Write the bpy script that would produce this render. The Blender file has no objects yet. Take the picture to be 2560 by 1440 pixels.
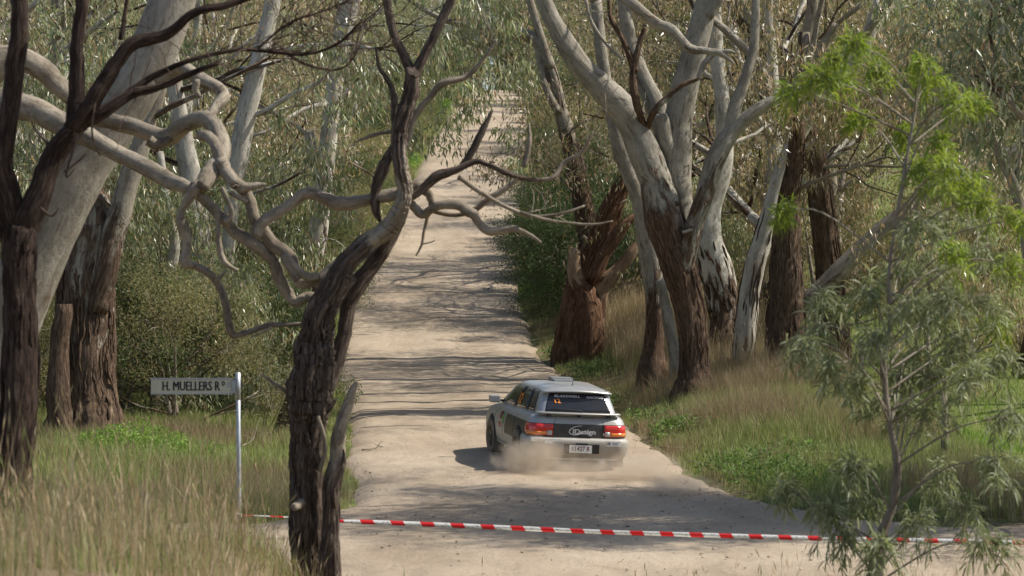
import bpy, math, random
import numpy as np
from mathutils import Vector, Matrix

# ------------------------------------------------------------------ camera, sky, sun
F = 7259.0                      # focal length in photograph pixels (2560 wide)
CZ = 3.3                        # camera height over the road where the car is
PITCH = math.atan(60.0 / F)
scene = bpy.context.scene
col = scene.collection

cam_d = bpy.data.cameras.new('camera')
cam = bpy.data.objects.new('camera', cam_d)
col.objects.link(cam)
cam_d.sensor_width = 36.0
cam_d.lens = F / 2560.0 * 36.0
cam_d.clip_start = 0.5
cam_d.clip_end = 3000.0
cam.location = (0, 0, CZ)
cam.rotation_euler = (math.pi / 2 - PITCH, 0, 0)
cam_d.dof.use_dof = True
cam_d.dof.focus_distance = 62.0
cam_d.dof.aperture_fstop = 4.0
cam_d.dof.aperture_blades = 8
scene.camera = cam

SUN_EL, SUN_AZ = math.radians(50), math.radians(86)     # azimuth from +Y towards +X
world = bpy.data.worlds.new('World')
scene.world = world
world.use_nodes = True
wn = world.node_tree.nodes
wl = world.node_tree.links
wn.clear()
sky = wn.new('ShaderNodeTexSky')
sky.sky_type = 'NISHITA'
sky.sun_disc = False
sky.sun_elevation = SUN_EL
sky.sun_rotation = SUN_AZ
sky.air_density = 1.0
sky.dust_density = 1.5
bg = wn.new('ShaderNodeBackground')
bg.inputs['Strength'].default_value = 0.11
wo = wn.new('ShaderNodeOutputWorld')
wl.new(sky.outputs[0], bg.inputs[0])
wl.new(bg.outputs[0], wo.inputs[0])

sun_d = bpy.data.lights.new('sun', 'SUN')
sun_d.energy = 5.0
sun_d.angle = math.radians(0.53)
sun_d.color = (1.0, 0.94, 0.84)
sun = bpy.data.objects.new('sun', sun_d)
col.objects.link(sun)
S_DIR = Vector((math.sin(SUN_AZ) * math.cos(SUN_EL), math.cos(SUN_AZ) * math.cos(SUN_EL), math.sin(SUN_EL)))
sun.rotation_euler = S_DIR.to_track_quat('Z', 'Y').to_euler()
sun.location = (30, 40, 60)

vs = scene.view_settings
vs.view_transform = 'Standard'
vs.look = 'None'
vs.exposure = 0.3
vs.gamma = 1.0
cy = scene.cycles
cy.max_bounces = 7
cy.diffuse_bounces = 4
cy.glossy_bounces = 2
cy.transmission_bounces = 4
cy.transparent_max_bounces = 4
cy.volume_bounces = 2
cy.caustics_reflective = False
cy.caustics_refractive = False
cy.sample_clamp_indirect = 4.0

# ------------------------------------------------------------------ helpers
def at(px, py, D):
    """world point seen at photograph pixel (px, py) at distance D"""
    dx, dy = (px - 1280) / F, (720 - py) / F
    cp, sp = math.cos(PITCH), math.sin(PITCH)
    t = D / (cp + dy * sp)
    return np.array([dx * t, D, CZ + t * (dy * cp - sp)])

def mk(name, V, faces, mat, parent=None, attrs=None, smooth=True, link=True, mats=None, mat_idx=None):
    """one mesh object from numpy arrays; faces is a list of (n,k) index arrays"""
    V = np.asarray(V, dtype=np.float32)
    me = bpy.data.meshes.new(name)
    me.vertices.add(len(V))
    me.vertices.foreach_set('co', V.ravel())
    faces = [np.asarray(f, dtype=np.int32) for f in faces if len(f)]
    loops = np.concatenate([f.ravel() for f in faces])
    starts, s = [], 0
    for f in faces:
        starts.append(s + np.arange(len(f)) * f.shape[1])
        s += f.size
    starts = np.concatenate(starts).astype(np.int32)
    me.loops.add(len(loops))
    me.loops.foreach_set('vertex_index', loops)
    me.polygons.add(len(starts))
    me.polygons.foreach_set('loop_start', starts)
    me.polygons.foreach_set('use_smooth', np.full(len(starts), smooth))
    if mats:
        for m in mats:
            me.materials.append(m)
        me.polygons.foreach_set('material_index', np.asarray(mat_idx, dtype=np.int32))
    else:
        me.materials.append(mat)
    me.update(calc_edges=True)
    for k, a in (attrs or {}).items():
        a = np.asarray(a, dtype=np.float32)
        if a.ndim == 1:
            me.attributes.new(k, 'FLOAT', 'POINT').data.foreach_set('value', a)
        elif a.shape[1] == 3:
            me.attributes.new(k, 'FLOAT_VECTOR', 'POINT').data.foreach_set('vector', a.ravel())
        else:
            me.attributes.new(k, 'FLOAT_COLOR', 'POINT').data.foreach_set('color', a.ravel())
    if not link:
        return me
    return place(name, me, parent)

def place(name, me, parent=None, loc=None):
    o = bpy.data.objects.new(name, me)
    col.objects.link(o)
    if parent is not None:
        o.parent = parent
    if loc is not None:
        o.location = loc
    return o

def thing(name, label, cat, loc=(0, 0, 0), rotz=0.0, group=None, scale=1.0):
    o = bpy.data.objects.new(name, None)
    o.empty_display_size = 0.3
    col.objects.link(o)
    o.location = loc
    o.rotation_euler = (0, 0, rotz)
    o.scale = (scale, scale, scale) if not hasattr(scale, '__len__') else scale
    return tag(o, label, cat, group)

def tag(o, label=None, cat=None, group=None, kind=None):
    if label: o['label'] = label
    if cat: o['category'] = cat
    if group: o['group'] = group
    if kind: o['kind'] = kind
    return o

def unit(v):
    v = np.asarray(v, dtype=float)
    return v / (np.linalg.norm(v, axis=-1, keepdims=True) + 1e-9)

# value noise in 2-D, for placing colours and heights
_rs = np.random.RandomState(7)
_tab = _rs.rand(256, 256)
def vnoise(x, y, scale=1.0):
    x = np.asarray(x, dtype=float) / scale
    y = np.asarray(y, dtype=float) / scale
    xi, yi = np.floor(x).astype(int), np.floor(y).astype(int)
    fx, fy = x - xi, y - yi
    fx, fy = fx * fx * (3 - 2 * fx), fy * fy * (3 - 2 * fy)
    g = lambda a, b: _tab[a % 256, b % 256]
    return ((g(xi, yi) * (1 - fx) + g(xi + 1, yi) * fx) * (1 - fy)
            + (g(xi, yi + 1) * (1 - fx) + g(xi + 1, yi + 1) * fx) * fy)
def fbm(x, y, s=1.0):
    return (vnoise(x, y, s) + .5 * vnoise(x + 31, y + 7, s / 2.1) + .25 * vnoise(x + 11, y + 57, s / 4.3)) / 1.75
def sstep(a, b, x):
    t = np.clip((x - a) / (b - a), 0, 1)
    return t * t * (3 - 2 * t)

# ------------------------------------------------------------------ materials
def nodes(name):
    m = bpy.data.materials.new(name)
    m.use_nodes = True
    nt = m.node_tree
    b = nt.nodes['Principled BSDF']
    return m, nt, b
def nd(nt, typ, **kw):
    n = nt.nodes.new(typ)
    for k, v in kw.items():
        setattr(n, k, v)
    return n
def ramp(nt, stops, interp='LINEAR'):
    r = nt.nodes.new('ShaderNodeValToRGB')
    r.color_ramp.interpolation = interp
    e = r.color_ramp.elements
    while len(e) < len(stops):
        e.new(0.5)
    for i, (p, c) in enumerate(stops):
        e[i].position = p
        e[i].color = (c[0], c[1], c[2], 1) if hasattr(c, '__len__') else (c, c, c, 1)
    return r
def noise(nt, vec, scale, detail=4, rough=.55, dist=0.0):
    n = nt.nodes.new('ShaderNodeTexNoise')
    n.inputs['Scale'].default_value = scale
    n.inputs['Detail'].default_value = detail
    n.inputs['Roughness'].default_value = rough
    n.inputs['Distortion'].default_value = dist
    if vec is not None:
        nt.links.new(vec, n.inputs['Vector'])
    return n
def mapping(nt, vec, scale):
    m = nt.nodes.new('ShaderNodeMapping')
    m.inputs['Scale'].default_value = scale
    nt.links.new(vec, m.inputs['Vector'])
    return m.outputs[0]
def mix(nt, fac, a, b, blend='MIX'):
    m = nt.nodes.new('ShaderNodeMix')
    m.data_type = 'RGBA'
    m.blend_type = blend
    def put(s, v):
        if isinstance(v, (int, float)):
            s.default_value = v
        elif isinstance(v, tuple):
            s.default_value = (v[0], v[1], v[2], 1)
        else:
            nt.links.new(v, s)
    put(m.inputs[0], fac)
    put(m.inputs[6], a)
    put(m.inputs[7], b)
    return m.outputs[2]
def math_n(nt, op, a, b=None, clamp=False):
    m = nt.nodes.new('ShaderNodeMath')
    m.operation = op
    m.use_clamp = clamp
    for i, v in enumerate((a, b)):
        if v is None: continue
        if isinstance(v, (int, float)): m.inputs[i].default_value = v
        else: nt.links.new(v, m.inputs[i])
    return m.outputs[0]
def attr(nt, name):
    a = nt.nodes.new('ShaderNodeAttribute')
    a.attribute_name = name
    return a
def bump(nt, h, strength, dist, bsdf):
    b = nt.nodes.new('ShaderNodeBump')
    b.inputs['Strength'].default_value = strength
    b.inputs['Distance'].default_value = dist
    nt.links.new(h, b.inputs['Height'])
    nt.links.new(b.outputs[0], bsdf.inputs['Normal'])

def plain(name, c, rough=.6, metal=0.0, var=.12, scale=8.0, spec=.5, coat=0.0):
    """a painted or solid surface with slight dirt and wear"""
    m, nt, b = nodes(name)
    tc = nd(nt, 'ShaderNodeTexCoord')
    n = noise(nt, tc.outputs['Object'], scale, 5)
    lo = tuple(v * (1 - var) for v in c)
    hi = tuple(min(1, v * (1 + var)) for v in c)
    r = ramp(nt, [(.3, lo), (.7, hi)])
    nt.links.new(n.outputs[0], r.inputs[0])
    nt.links.new(r.outputs[0], b.inputs['Base Color'])
    b.inputs['Roughness'].default_value = rough
    b.inputs['Metallic'].default_value = metal
    b.inputs['Specular IOR Level'].default_value = spec
    b.inputs['Coat Weight'].default_value = coat
    return m

def bark_mat(name, smooth_cols, rough_cols, streak=1.0):
    m, nt, b = nodes(name)
    t = attr(nt, 'tuv')
    k = attr(nt, 'bark')
    # smooth skin with blotches
    n1 = noise(nt, mapping(nt, t.outputs['Vector'], (1, 1, .35)), 5.0, 5, .6, .4)
    r1 = ramp(nt, [(.25, smooth_cols[0]), (.45, smooth_cols[1]), (.6, smooth_cols[2]), (.78, smooth_cols[3])])
    nt.links.new(n1.outputs[0], r1.inputs[0])
    n1b = noise(nt, mapping(nt, t.outputs['Vector'], (9, 9, 5.0)), 2.2, 6, .72, .3)
    r1b = ramp(nt, [(.30, .30), (.42, .8), (.55, 1.0), (.75, 1.15)])
    nt.links.new(n1b.outputs[0], r1b.inputs[0])
    sm = mix(nt, min(1, .7 * streak), r1.outputs[0], r1b.outputs[0], 'MULTIPLY')
    # dark scars and drip stains, peeling strips
    n4 = noise(nt, mapping(nt, t.outputs['Vector'], (9, 9, 1.1)), 1.6, 4, .6, .3)
    r4 = ramp(nt, [(.60, 0.0), (.68, 1.0)])
    nt.links.new(n4.outputs[0], r4.inputs[0])
    sm = mix(nt, math_n(nt, 'MULTIPLY', r4.outputs[0], .75), sm, rough_cols[1])
    # rough fibrous bark
    n2 = noise(nt, mapping(nt, t.outputs['Vector'], (26, 26, 3.2)), 1.3, 6, .65, .8)
    r2 = ramp(nt, [(.30, rough_cols[0]), (.47, rough_cols[1]), (.60, rough_cols[2]), (.78, rough_cols[3])])
    nt.links.new(n2.outputs[0], r2.inputs[0])
    n3 = noise(nt, mapping(nt, t.outputs['Vector'], (2.2, 2.2, .7)), 2.2, 4, .6, .5)
    f = math_n(nt, 'ADD', k.outputs['Fac'], math_n(nt, 'MULTIPLY', math_n(nt, 'SUBTRACT', n3.outputs[0], .5), 1.5))
    rf = ramp(nt, [(.42, 0.0), (.58, 1.0)])
    nt.links.new(f, rf.inputs[0])
    c = mix(nt, rf.outputs[0], sm, r2.outputs[0])
    nt.links.new(c, b.inputs['Base Color'])
    b.inputs['Roughness'].default_value = .85
    b.inputs['Specular IOR Level'].default_value = .2
    h = math_n(nt, 'ADD', math_n(nt, 'MULTIPLY', n1b.outputs[0], .35),
               math_n(nt, 'MULTIPLY', math_n(nt, 'MULTIPLY', n2.outputs[0], rf.outputs[0]), 2.2))
    bump(nt, h, 1.0, .05, b)
    return m

GUM = bark_mat('gum_bark', [(.15, .115, .085), (.26, .225, .175), (.33, .295, .24), (.27, .195, .14)],
               [(.035, .024, .016), (.115, .074, .05), (.23, .155, .105), (.34, .26, .195)])
GUM_PALE = bark_mat('pale_gum_bark', [(.27, .23, .18), (.46, .425, .36), (.56, .53, .46), (.40, .315, .24)],
                    [(.035, .024, .016), (.10, .06, .038), (.20, .13, .085), (.31, .235, .175)])
GUM_GREY = bark_mat('grey_gum_bark', [(.16, .135, .10), (.27, .245, .20), (.355, .325, .27), (.30, .225, .165)],
                    [(.035, .023, .015), (.12, .074, .048), (.23, .15, .10), (.33, .25, .185)])
DEAD = bark_mat('dead_wood', [(.11, .083, .058), (.24, .198, .148), (.355, .302, .232), (.24, .178, .122)],
                [(.03, .022, .016), (.115, .084, .065), (.235, .18, .142), (.36, .295, .24)], 1.3)
MOSSY = bark_mat('mossy_bark', [(.085, .065, .043), (.22, .183, .135), (.335, .29, .225), (.22, .16, .105)],
                 [(.02, .015, .01), (.06, .045, .03), (.12, .09, .065), (.19, .15, .11)], 1.3)
RUSTY = bark_mat('rusty_bark', [(.20, .13, .08), (.30, .20, .13), (.38, .27, .18), (.33, .22, .14)],
                 [(.045, .024, .014), (.16, .082, .046), (.29, .165, .098), (.38, .25, .165)])
DARK = bark_mat('dark_bark', [(.04, .027, .02), (.095, .062, .047), (.15, .105, .08), (.20, .15, .12)],
                [(.014, .009, .007), (.052, .032, .024), (.115, .077, .058), (.19, .14, .11)])

def leaf_mat(name, rough=.45, trans=.35, spec=.5):
    m, nt, b = nodes(name)
    a = attr(nt, 'tint')
    nt.links.new(a.outputs['Color'], b.inputs['Base Color'])
    b.inputs['Roughness'].default_value = rough
    b.inputs['Specular IOR Level'].default_value = spec
    tr = nd(nt, 'ShaderNodeBsdfTranslucent')
    g = mix(nt, .6, a.outputs['Color'], (1.0, 1.0, .55), 'MULTIPLY')
    sc = nd(nt, 'ShaderNodeVectorMath', operation='SCALE')
    nt.links.new(g, sc.inputs[0])
    sc.inputs['Scale'].default_value = 1.15
    nt.links.new(sc.outputs[0], tr.inputs['Color'])
    mx = nd(nt, 'ShaderNodeMixShader')
    mx.inputs[0].default_value = trans
    nt.links.new(b.outputs[0], mx.inputs[1])
    nt.links.new(tr.outputs[0], mx.inputs[2])
    nt.links.new(mx.outputs[0], nt.nodes['Material Output'].inputs[0])
    return m
LEAF = leaf_mat('gum_leaves', .32, .36, .7)
SOFT = leaf_mat('soft_leaves', .55, .40, .3)
GRASS = leaf_mat('grass_blades', .6, .35, .25)

# ------------------------------------------------------------------ terrain
_py = [-60, 0, 10, 18, 26, 31, 34, 37, 41, 48, 56, 64, 72, 78, 84, 90, 105, 120, 140, 170, 210, 260, 310, 335, 370, 430, 520, 950]
_pz = [-1.9, -1.75, -2.1, -2.75, -3.5, -3.85, -3.9, -3.78, -3.66, -3.39, -3.24, -3.03, -2.75, -2.4, -1.9, -1.3, .3, 2.0, 4.3, 7.3, 11, 15, 18.5, 19.4, 19.5, 17, 14, 10]
_gy = np.arange(-60, 951, 0.5)
_gz = np.interp(_gy, _py, _pz)
_k = np.exp(-.5 * (np.arange(-16, 17) / 5.0) ** 2); _k /= _k.sum()
_gz = np.convolve(np.pad(_gz, 16, mode='edge'), _k, mode='valid')
def base_z(y):
    return np.interp(y, _gy, _gz) + CZ
def road_c(y):
    return np.interp(y, [30, 48, 56, 64, 78, 90, 105, 120, 140, 170, 210, 300, 400],
                     [.3, .1, -.35, -.9, -2.0, -2.45, -2.4, -2.05, -1.9, -1.9, -1.6, -1.9, -2.0])
def road_l(y):
    return np.where(y > 52, road_c(y) - 2.75,
                    np.interp(y, [39, 40.2, 41, 42, 43, 46, 49.5, 52], [-14, -7, -3.6, -2.7, -2.4, -2.45, -2.85, float(road_c(52.)) - 2.75]))
def road_r(y):
    return np.where(y > 52, road_c(y) + 2.75,
                    np.interp(y, [39, 40, 41, 42.3, 43.7, 46, 48, 52], [13, 6.8, 5.2, 4.4, 3.75, 3.2, 2.9, float(road_c(52.)) + 2.75]))
def road_d(x, y):
    """signed distance-like value, negative on the gravel"""
    ds = np.where(y > 39, np.maximum(road_l(y) - x, x - road_r(y)), 50)
    dc = np.maximum(33.0 - y, y - 40.6)
    return np.minimum(ds, dc)
def ground_z(x, y):
    x = np.asarray(x, dtype=float); y = np.asarray(y, dtype=float)
    d = road_d(x, y)
    b = base_z(y)
    right = sstep(0.0, 1.0, (x - road_c(y)) / 2.0)
    far = sstep(44, 56, y)
    bank = right * far * ((.75 - .25 * sstep(70, 58, y)) * sstep(.1, 3.4, d) - 1.0 * sstep(4.2, 8.0, d) - .02 * np.clip(d - 8, 0, 40))
    bank += (1 - right) * far * (-.10 * sstep(0, .8, d) + .25 * sstep(1.5, 5, d) + .015 * np.clip(d - 4, 0, 60))
    bank += (1 - right) * (1 - far) * -.12 * sstep(0, 1, d)
    near = sstep(33, 27, y)
    bank += near * (.95 * sstep(-1.4, -2.6, x) + .25 * sstep(4.0, 7.0, x))
    n = (fbm(x, y, 6.0) - .5) * .5 * sstep(.3, 4, d) + (fbm(x, y, 1.3) - .5) * .16 * sstep(.1, 1.0, d)
    return b + bank + n - .09 * sstep(.25, -.25, d)
def gz(x, y):
    return float(ground_z(np.array([x]), np.array([y]))[0])

def grid(xs, ys):
    X, Y = np.meshgrid(xs, ys)
    nx, ny = len(xs), len(ys)
    i = np.arange((ny - 1) * (nx - 1))
    a = (i // (nx - 1)) * nx + i % (nx - 1)
    return X.ravel(), Y.ravel(), np.stack([a, a + 1, a + nx + 1, a + nx], 1)

def ground_mat():
    m, nt, b = nodes('ground_soil_and_turf')
    tc = nd(nt, 'ShaderNodeTexCoord')
    P = tc.outputs['Object']
    g = attr(nt, 'green')
    n1 = noise(nt, P, 1.7, 6, .65)
    n2 = noise(nt, P, 9.0, 5, .7)
    grn = ramp(nt, [(.3, (.07, .085, .025)), (.5, (.14, .165, .05)), (.72, (.21, .22, .085))])
    nt.links.new(n2.outputs[0], grn.inputs[0])
    dry = ramp(nt, [(.3, (.09, .065, .04)), (.5, (.19, .145, .09)), (.72, (.30, .235, .155))])
    nt.links.new(n2.outputs[0], dry.inputs[0])
    f = math_n(nt, 'ADD', g.outputs['Fac'], math_n(nt, 'MULTIPLY', math_n(nt, 'SUBTRACT', n1.outputs[0], .5), 1.2))
    rf = ramp(nt, [(.35, 0.0), (.65, 1.0)])
    nt.links.new(f, rf.inputs[0])
    nt.links.new(mix(nt, rf.outputs[0], dry.outputs[0], grn.outputs[0]), b.inputs['Base Color'])
    b.inputs['Roughness'].default_value = .95
    b.inputs['Specular IOR Level'].default_value = .1
    bump(nt, n2.outputs[0], .8, .08, b)
    return m
def road_mat():
    m, nt, b = nodes('pale_gravel')
    tc = nd(nt, 'ShaderNodeTexCoord')
    P = tc.outputs['Object']
    n1 = noise(nt, mapping(nt, P, (.5, .25, 1)), 1.1, 5, .6)
    n2 = noise(nt, P, 14.0, 6, .75)
    n3 = noise(nt, mapping(nt, P, (1, .35, 1)), 2.6, 5, .65, .6)
    tone = ramp(nt, [(.3, (.31, .245, .175)), (.5, (.40, .322, .236)), (.7, (.46, .38, .285))])
    nt.links.new(n1.outputs[0], tone.inputs[0])
    fine = ramp(nt, [(.25, .62), (.45, .95), (.6, 1.02), (.8, 1.12)])
    nt.links.new(n2.outputs[0], fine.inputs[0])
    c = mix(nt, .8, tone.outputs[0], fine.outputs[0], 'MULTIPLY')
    mid = ramp(nt, [(.35, .80), (.55, 1.0)])
    nt.links.new(n3.outputs[0], mid.inputs[0])
    c = mix(nt, .7, c, mid.outputs[0], 'MULTIPLY')
    v = nd(nt, 'ShaderNodeTexVoronoi')
    v.inputs['Scale'].default_value = 22.0
    nt.links.new(P, v.inputs['Vector'])
    vr = ramp(nt, [(.10, .45), (.17, 1.0)])
    nt.links.new(v.outputs['Distance'], vr.inputs[0])
    edge = attr(nt, 'loose')
    c = mix(nt, math_n(nt, 'MULTIPLY', edge.outputs['Fac'], .9), c, vr.outputs[0], 'MULTIPLY')
    c = mix(nt, math_n(nt, 'MULTIPLY', edge.outputs['Fac'], .35), c, (.27, .21, .15))
    nt.links.new(c, b.inputs['Base Color'])
    b.inputs['Roughness'].default_value = .95
    b.inputs['Specular IOR Level'].default_value = .15
    h = math_n(nt, 'ADD', n2.outputs[0], math_n(nt, 'MULTIPLY', n3.outputs[0], 1.5))
    bump(nt, h, .7, .035, b)
    return m

def lines(*segs):
    out = []
    for a, b, st in segs:
        out.append(np.arange(a, b, st))
    return np.unique(np.round(np.concatenate(out), 4))
xs = lines((-400, -120, 40), (-120, -60, 10), (-60, -26, 3), (-26, -14, 1), (-14, 14, .45), (14, 26, 1), (26, 60, 3), (60, 120, 10), (120, 401, 40))
ys = lines((-60, 6, 3), (6, 30, .8), (30, 70, .45), (70, 135, .9), (135, 345, 3), (345, 460, 10), (460, 951, 50))
X, Y, Q = grid(xs, ys)
Z = ground_z(X, Y)
green = np.clip(.55 + .9 * (fbm(X, Y, 9.0) - .5), 0, 1)
paddock = sstep(7.0, 8.6, X - road_c(Y)) * sstep(45, 52, Y)
green = green * (1 - paddock) + paddock * 1.3
green -= .55 * sstep(33, 24, Y)                                  # dry bank in front
wood = sstep(-9, -13, X) * (Y > 30)
green -= wood * .45
ground = mk('ground', np.stack([X, Y, Z], 1), [Q], ground_mat(), attrs={'green': green})
tag(ground, kind='structure')

xs = lines((-60, -16, 1.5), (-16, -6, .4), (-6, 7, .22), (7, 16, .4), (16, 61, 1.5))
ys = lines((31.5, 66, .25), (66, 130, .6), (130, 352, 2.0))
X, Y, Q = grid(xs, ys)
d = road_d(X, Y) + (fbm(X, Y, .9) - .5) * .45
lat = (X - road_c(Y)) / 2.75
crown = np.where(Y > 44, .05 * (1 - np.clip(np.abs(lat), 0, 1) ** 2), .0)
rut = -.028 * (np.exp(-((np.abs(lat) - .34) / .14) ** 2)) * sstep(42, 48, Y)
Z = base_z(Y) + crown + rut + .03 + (fbm(X, Y, .7) - .5) * .05 + (fbm(X, Y, 2.4) - .5) * .07 - .30 * sstep(-.25, .35, d)
keep = (d[Q] < .4).any(1)
Q = Q[keep]
used = np.unique(Q)
re = np.full(len(X), -1); re[used] = np.arange(len(used))
loose = np.clip(sstep(-.9, .1, d) + .8 * np.exp(-(lat / .16) ** 2) * .5 + .9 * sstep(44.5, 41.5, Y) * sstep(39.6, 40.8, Y), 0, 1)
road = mk('gravel_road', np.stack([X, Y, Z], 1)[used], [re[Q]], road_mat(), attrs={'loose': loose[used]})
tag(road, kind='structure')
def road_top(x, y):
    return float(base_z(np.array([y]))[0]) + .06

# ------------------------------------------------------------------ branches and leaves
def catmull(P, step_fn=None, n_per=5):
    P = np.asarray(P, dtype=float)
    if len(P) < 3:
        t = np.linspace(0, 1, n_per + 1)[:, None]
        return P[0] * (1 - t) + P[1] * t
    Q = np.vstack([2 * P[0] - P[1], P, 2 * P[-1] - P[-2]])
    out = []
    for i in range(1, len(Q) - 2):
        p0, p1, p2, p3 = Q[i - 1], Q[i], Q[i + 1], Q[i + 2]
        t = np.linspace(0, 1, n_per, endpoint=False)[:, None]
        out.append(.5 * ((2 * p1) + (-p0 + p2) * t + (2 * p0 - 5 * p1 + 4 * p2 - p3) * t ** 2 + (-p0 + 3 * p1 - 3 * p2 + p3) * t ** 3))
    out.append(P[-1:])
    return np.vstack(out)

class Tubes:
    def __init__(self, seed=0):
        self.V, self.Q, self.T, self.B, self.U = [], [], [], [], []
        self.n = 0
        self.rng = np.random.RandomState(seed)
    def add(self, P, R, sides=8, bark=0.0, ridge=0.0, lump=0.0, kfreq=(5, 9, 14)):
        P = np.asarray(P, dtype=float); R = np.asarray(R, dtype=float)
        n = len(P)
        tang = unit(np.gradient(P, axis=0))
        ref = np.array([0, 0, 1.0]) if abs(tang[0][2]) < .9 else np.array([1.0, 0, 0])
        u = unit(np.cross(tang[0], ref))
        s = np.concatenate([[0], np.cumsum(np.linalg.norm(np.diff(P, axis=0), axis=1))])
        th = np.arange(sides) * 2 * math.pi / sides
        rg = self.rng
        ph = rg.rand(8) * 6.28
        s0 = rg.rand() * 50
        fld = rg.rand(n + 8, sides) - .5
        fld = sum(fld[k:k + n] for k in range(9)) / 3.0
        bark = np.full(n, bark, dtype=float) if np.isscalar(bark) else np.asarray(bark, dtype=float)
        for i in range(n):
            u = unit(u - tang[i] * np.dot(u, tang[i]))
            v = np.cross(tang[i], u)
            r = np.full(sides, R[i])
            if lump:
                r *= 1 + lump * (np.sin(2 * th + ph[0] + s[i] * 2.1) * .5 + np.sin(3 * th + ph[1] - s[i] * 3.3) * .35 + math.sin(s[i] * 5.0 + ph[2]) * .4)
            if ridge:
                a = ridge * (.35 + .65 * min(1, max(0, bark[i])))
                w = np.zeros(sides)
                for q, kf in enumerate(kfreq):
                    w += np.sin(kf * th + ph[3 + q] + 1.5 * math.sin(s[i] * (1.7 + q) + ph[q])) / (1 + .5 * q)
                r *= 1 + a * w * .8 + a * 1.6 * fld[i]
            ring = P[i] + np.cos(th)[:, None] * u * r[:, None] + np.sin(th)[:, None] * v * r[:, None]
            self.V.append(ring)
            self.B.append(np.full(sides, bark[i]))
            self.U.append(np.stack([np.cos(th) * R[i] + s0, np.sin(th) * R[i], np.full(sides, s[i] + s0)], 1))
        base = self.n
        i = np.arange(n - 1)[:, None] * sides
        j = np.arange(sides)[None]
        a = base + i + j
        b = base + i + (j + 1) % sides
        self.Q.append(np.stack([a, b, b + sides, a + sides], 2).reshape(-1, 4))
        self.n += n * sides
        for end, sgn in ((0, 1), (n - 1, -1)):
            self.V.append(P[end:end + 1]); self.B.append(bark[end:end + 1])
            self.U.append(np.array([[s0, 0, s[end] + s0]]))
            e = base + end * sides + np.arange(sides)
            f = np.roll(e, -1)
            c = np.full(sides, self.n)
            self.T.append(np.stack([c, f, e] if sgn > 0 else [c, e, f], 1))
            self.n += 1
    def strips(self, P, R, n, f0=0.0, f1=1.0, rad=.12, ln=(.12, .45), bark=1.0):
        """raised bark strips lying along a trunk"""
        rg = self.rng
        seg = np.linalg.norm(np.diff(P, axis=0), axis=1).mean()
        for _ in range(n):
            k = max(3, int((ln[0] + (ln[1] - ln[0]) * rg.rand()) / seg))
            i = rg.randint(int(len(P) * f0), max(int(len(P) * f0) + 1, int((len(P) - 1) * f1) - 1))
            j = min(len(P) - 1, i + k)
            if j - i < 2: continue
            a = rg.rand() * 6.28
            Q, r = [], []
            for q in range(i, j + 1):
                t = unit(P[min(q + 1, len(P) - 1)] - P[max(q - 1, 0)])
                u = unit(np.cross(t, [0, 1, .01])); v = np.cross(t, u)
                a += rg.randn() * .05
                lift = R[q] * (.98 + .05 * rg.rand())
                Q.append(P[q] + (math.cos(a) * u + math.sin(a) * v) * lift)
                f = (q - i) / (j - i)
                r.append(max(.003, R[q] * rad * (.5 + rg.rand() * .6) * math.sin(math.pi * (.08 + .84 * f))))
            self.add(np.array(Q), r, 5, bark)
    def build(self, name, mat, parent=None, link=True):
        return mk(name, np.vstack(self.V), [np.vstack(self.Q), np.vstack(self.T)], mat, parent,
                  {'bark': np.concatenate(self.B), 'tuv': np.vstack(self.U)}, link=link)

EUC = np.array([(.15, .165, .085), (.20, .20, .135), (.085, .108, .048), (.255, .24, .18), (.14, .115, .065), (.23, .15, .095), (.34, .27, .20)])
EUC_P = [.26, .22, .20, .14, .09, .06, .03]
EUC_BROWN_P = [.14, .16, .12, .20, .16, .12, .10]
BRN = np.array([(.26, .235, .145), (.37, .30, .21), (.46, .37, .285), (.17, .175, .08), (.13, .15, .065), (.28, .20, .125)])  # dry browns; the pale tans put leaf glints into the colour
BRN_P = [.2, .18, .14, .2, .16, .12]
BUSH = np.array([(.055, .085, .030), (.075, .105, .040), (.040, .065, .022), (.10, .12, .06), (.12, .10, .06)])
BUSH_P = [.3, .25, .25, .12, .08]
TEA = np.array([(.15, .14, .065), (.12, .12, .055), (.185, .16, .09), (.21, .17, .105), (.10, .105, .045)])
TEA_P = [.3, .25, .2, .1, .15]
WEED = np.array([(.17, .29, .05), (.21, .34, .06), (.13, .23, .04), (.26, .36, .09)])
WEED_P = [.35, .25, .25, .15]

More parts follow.
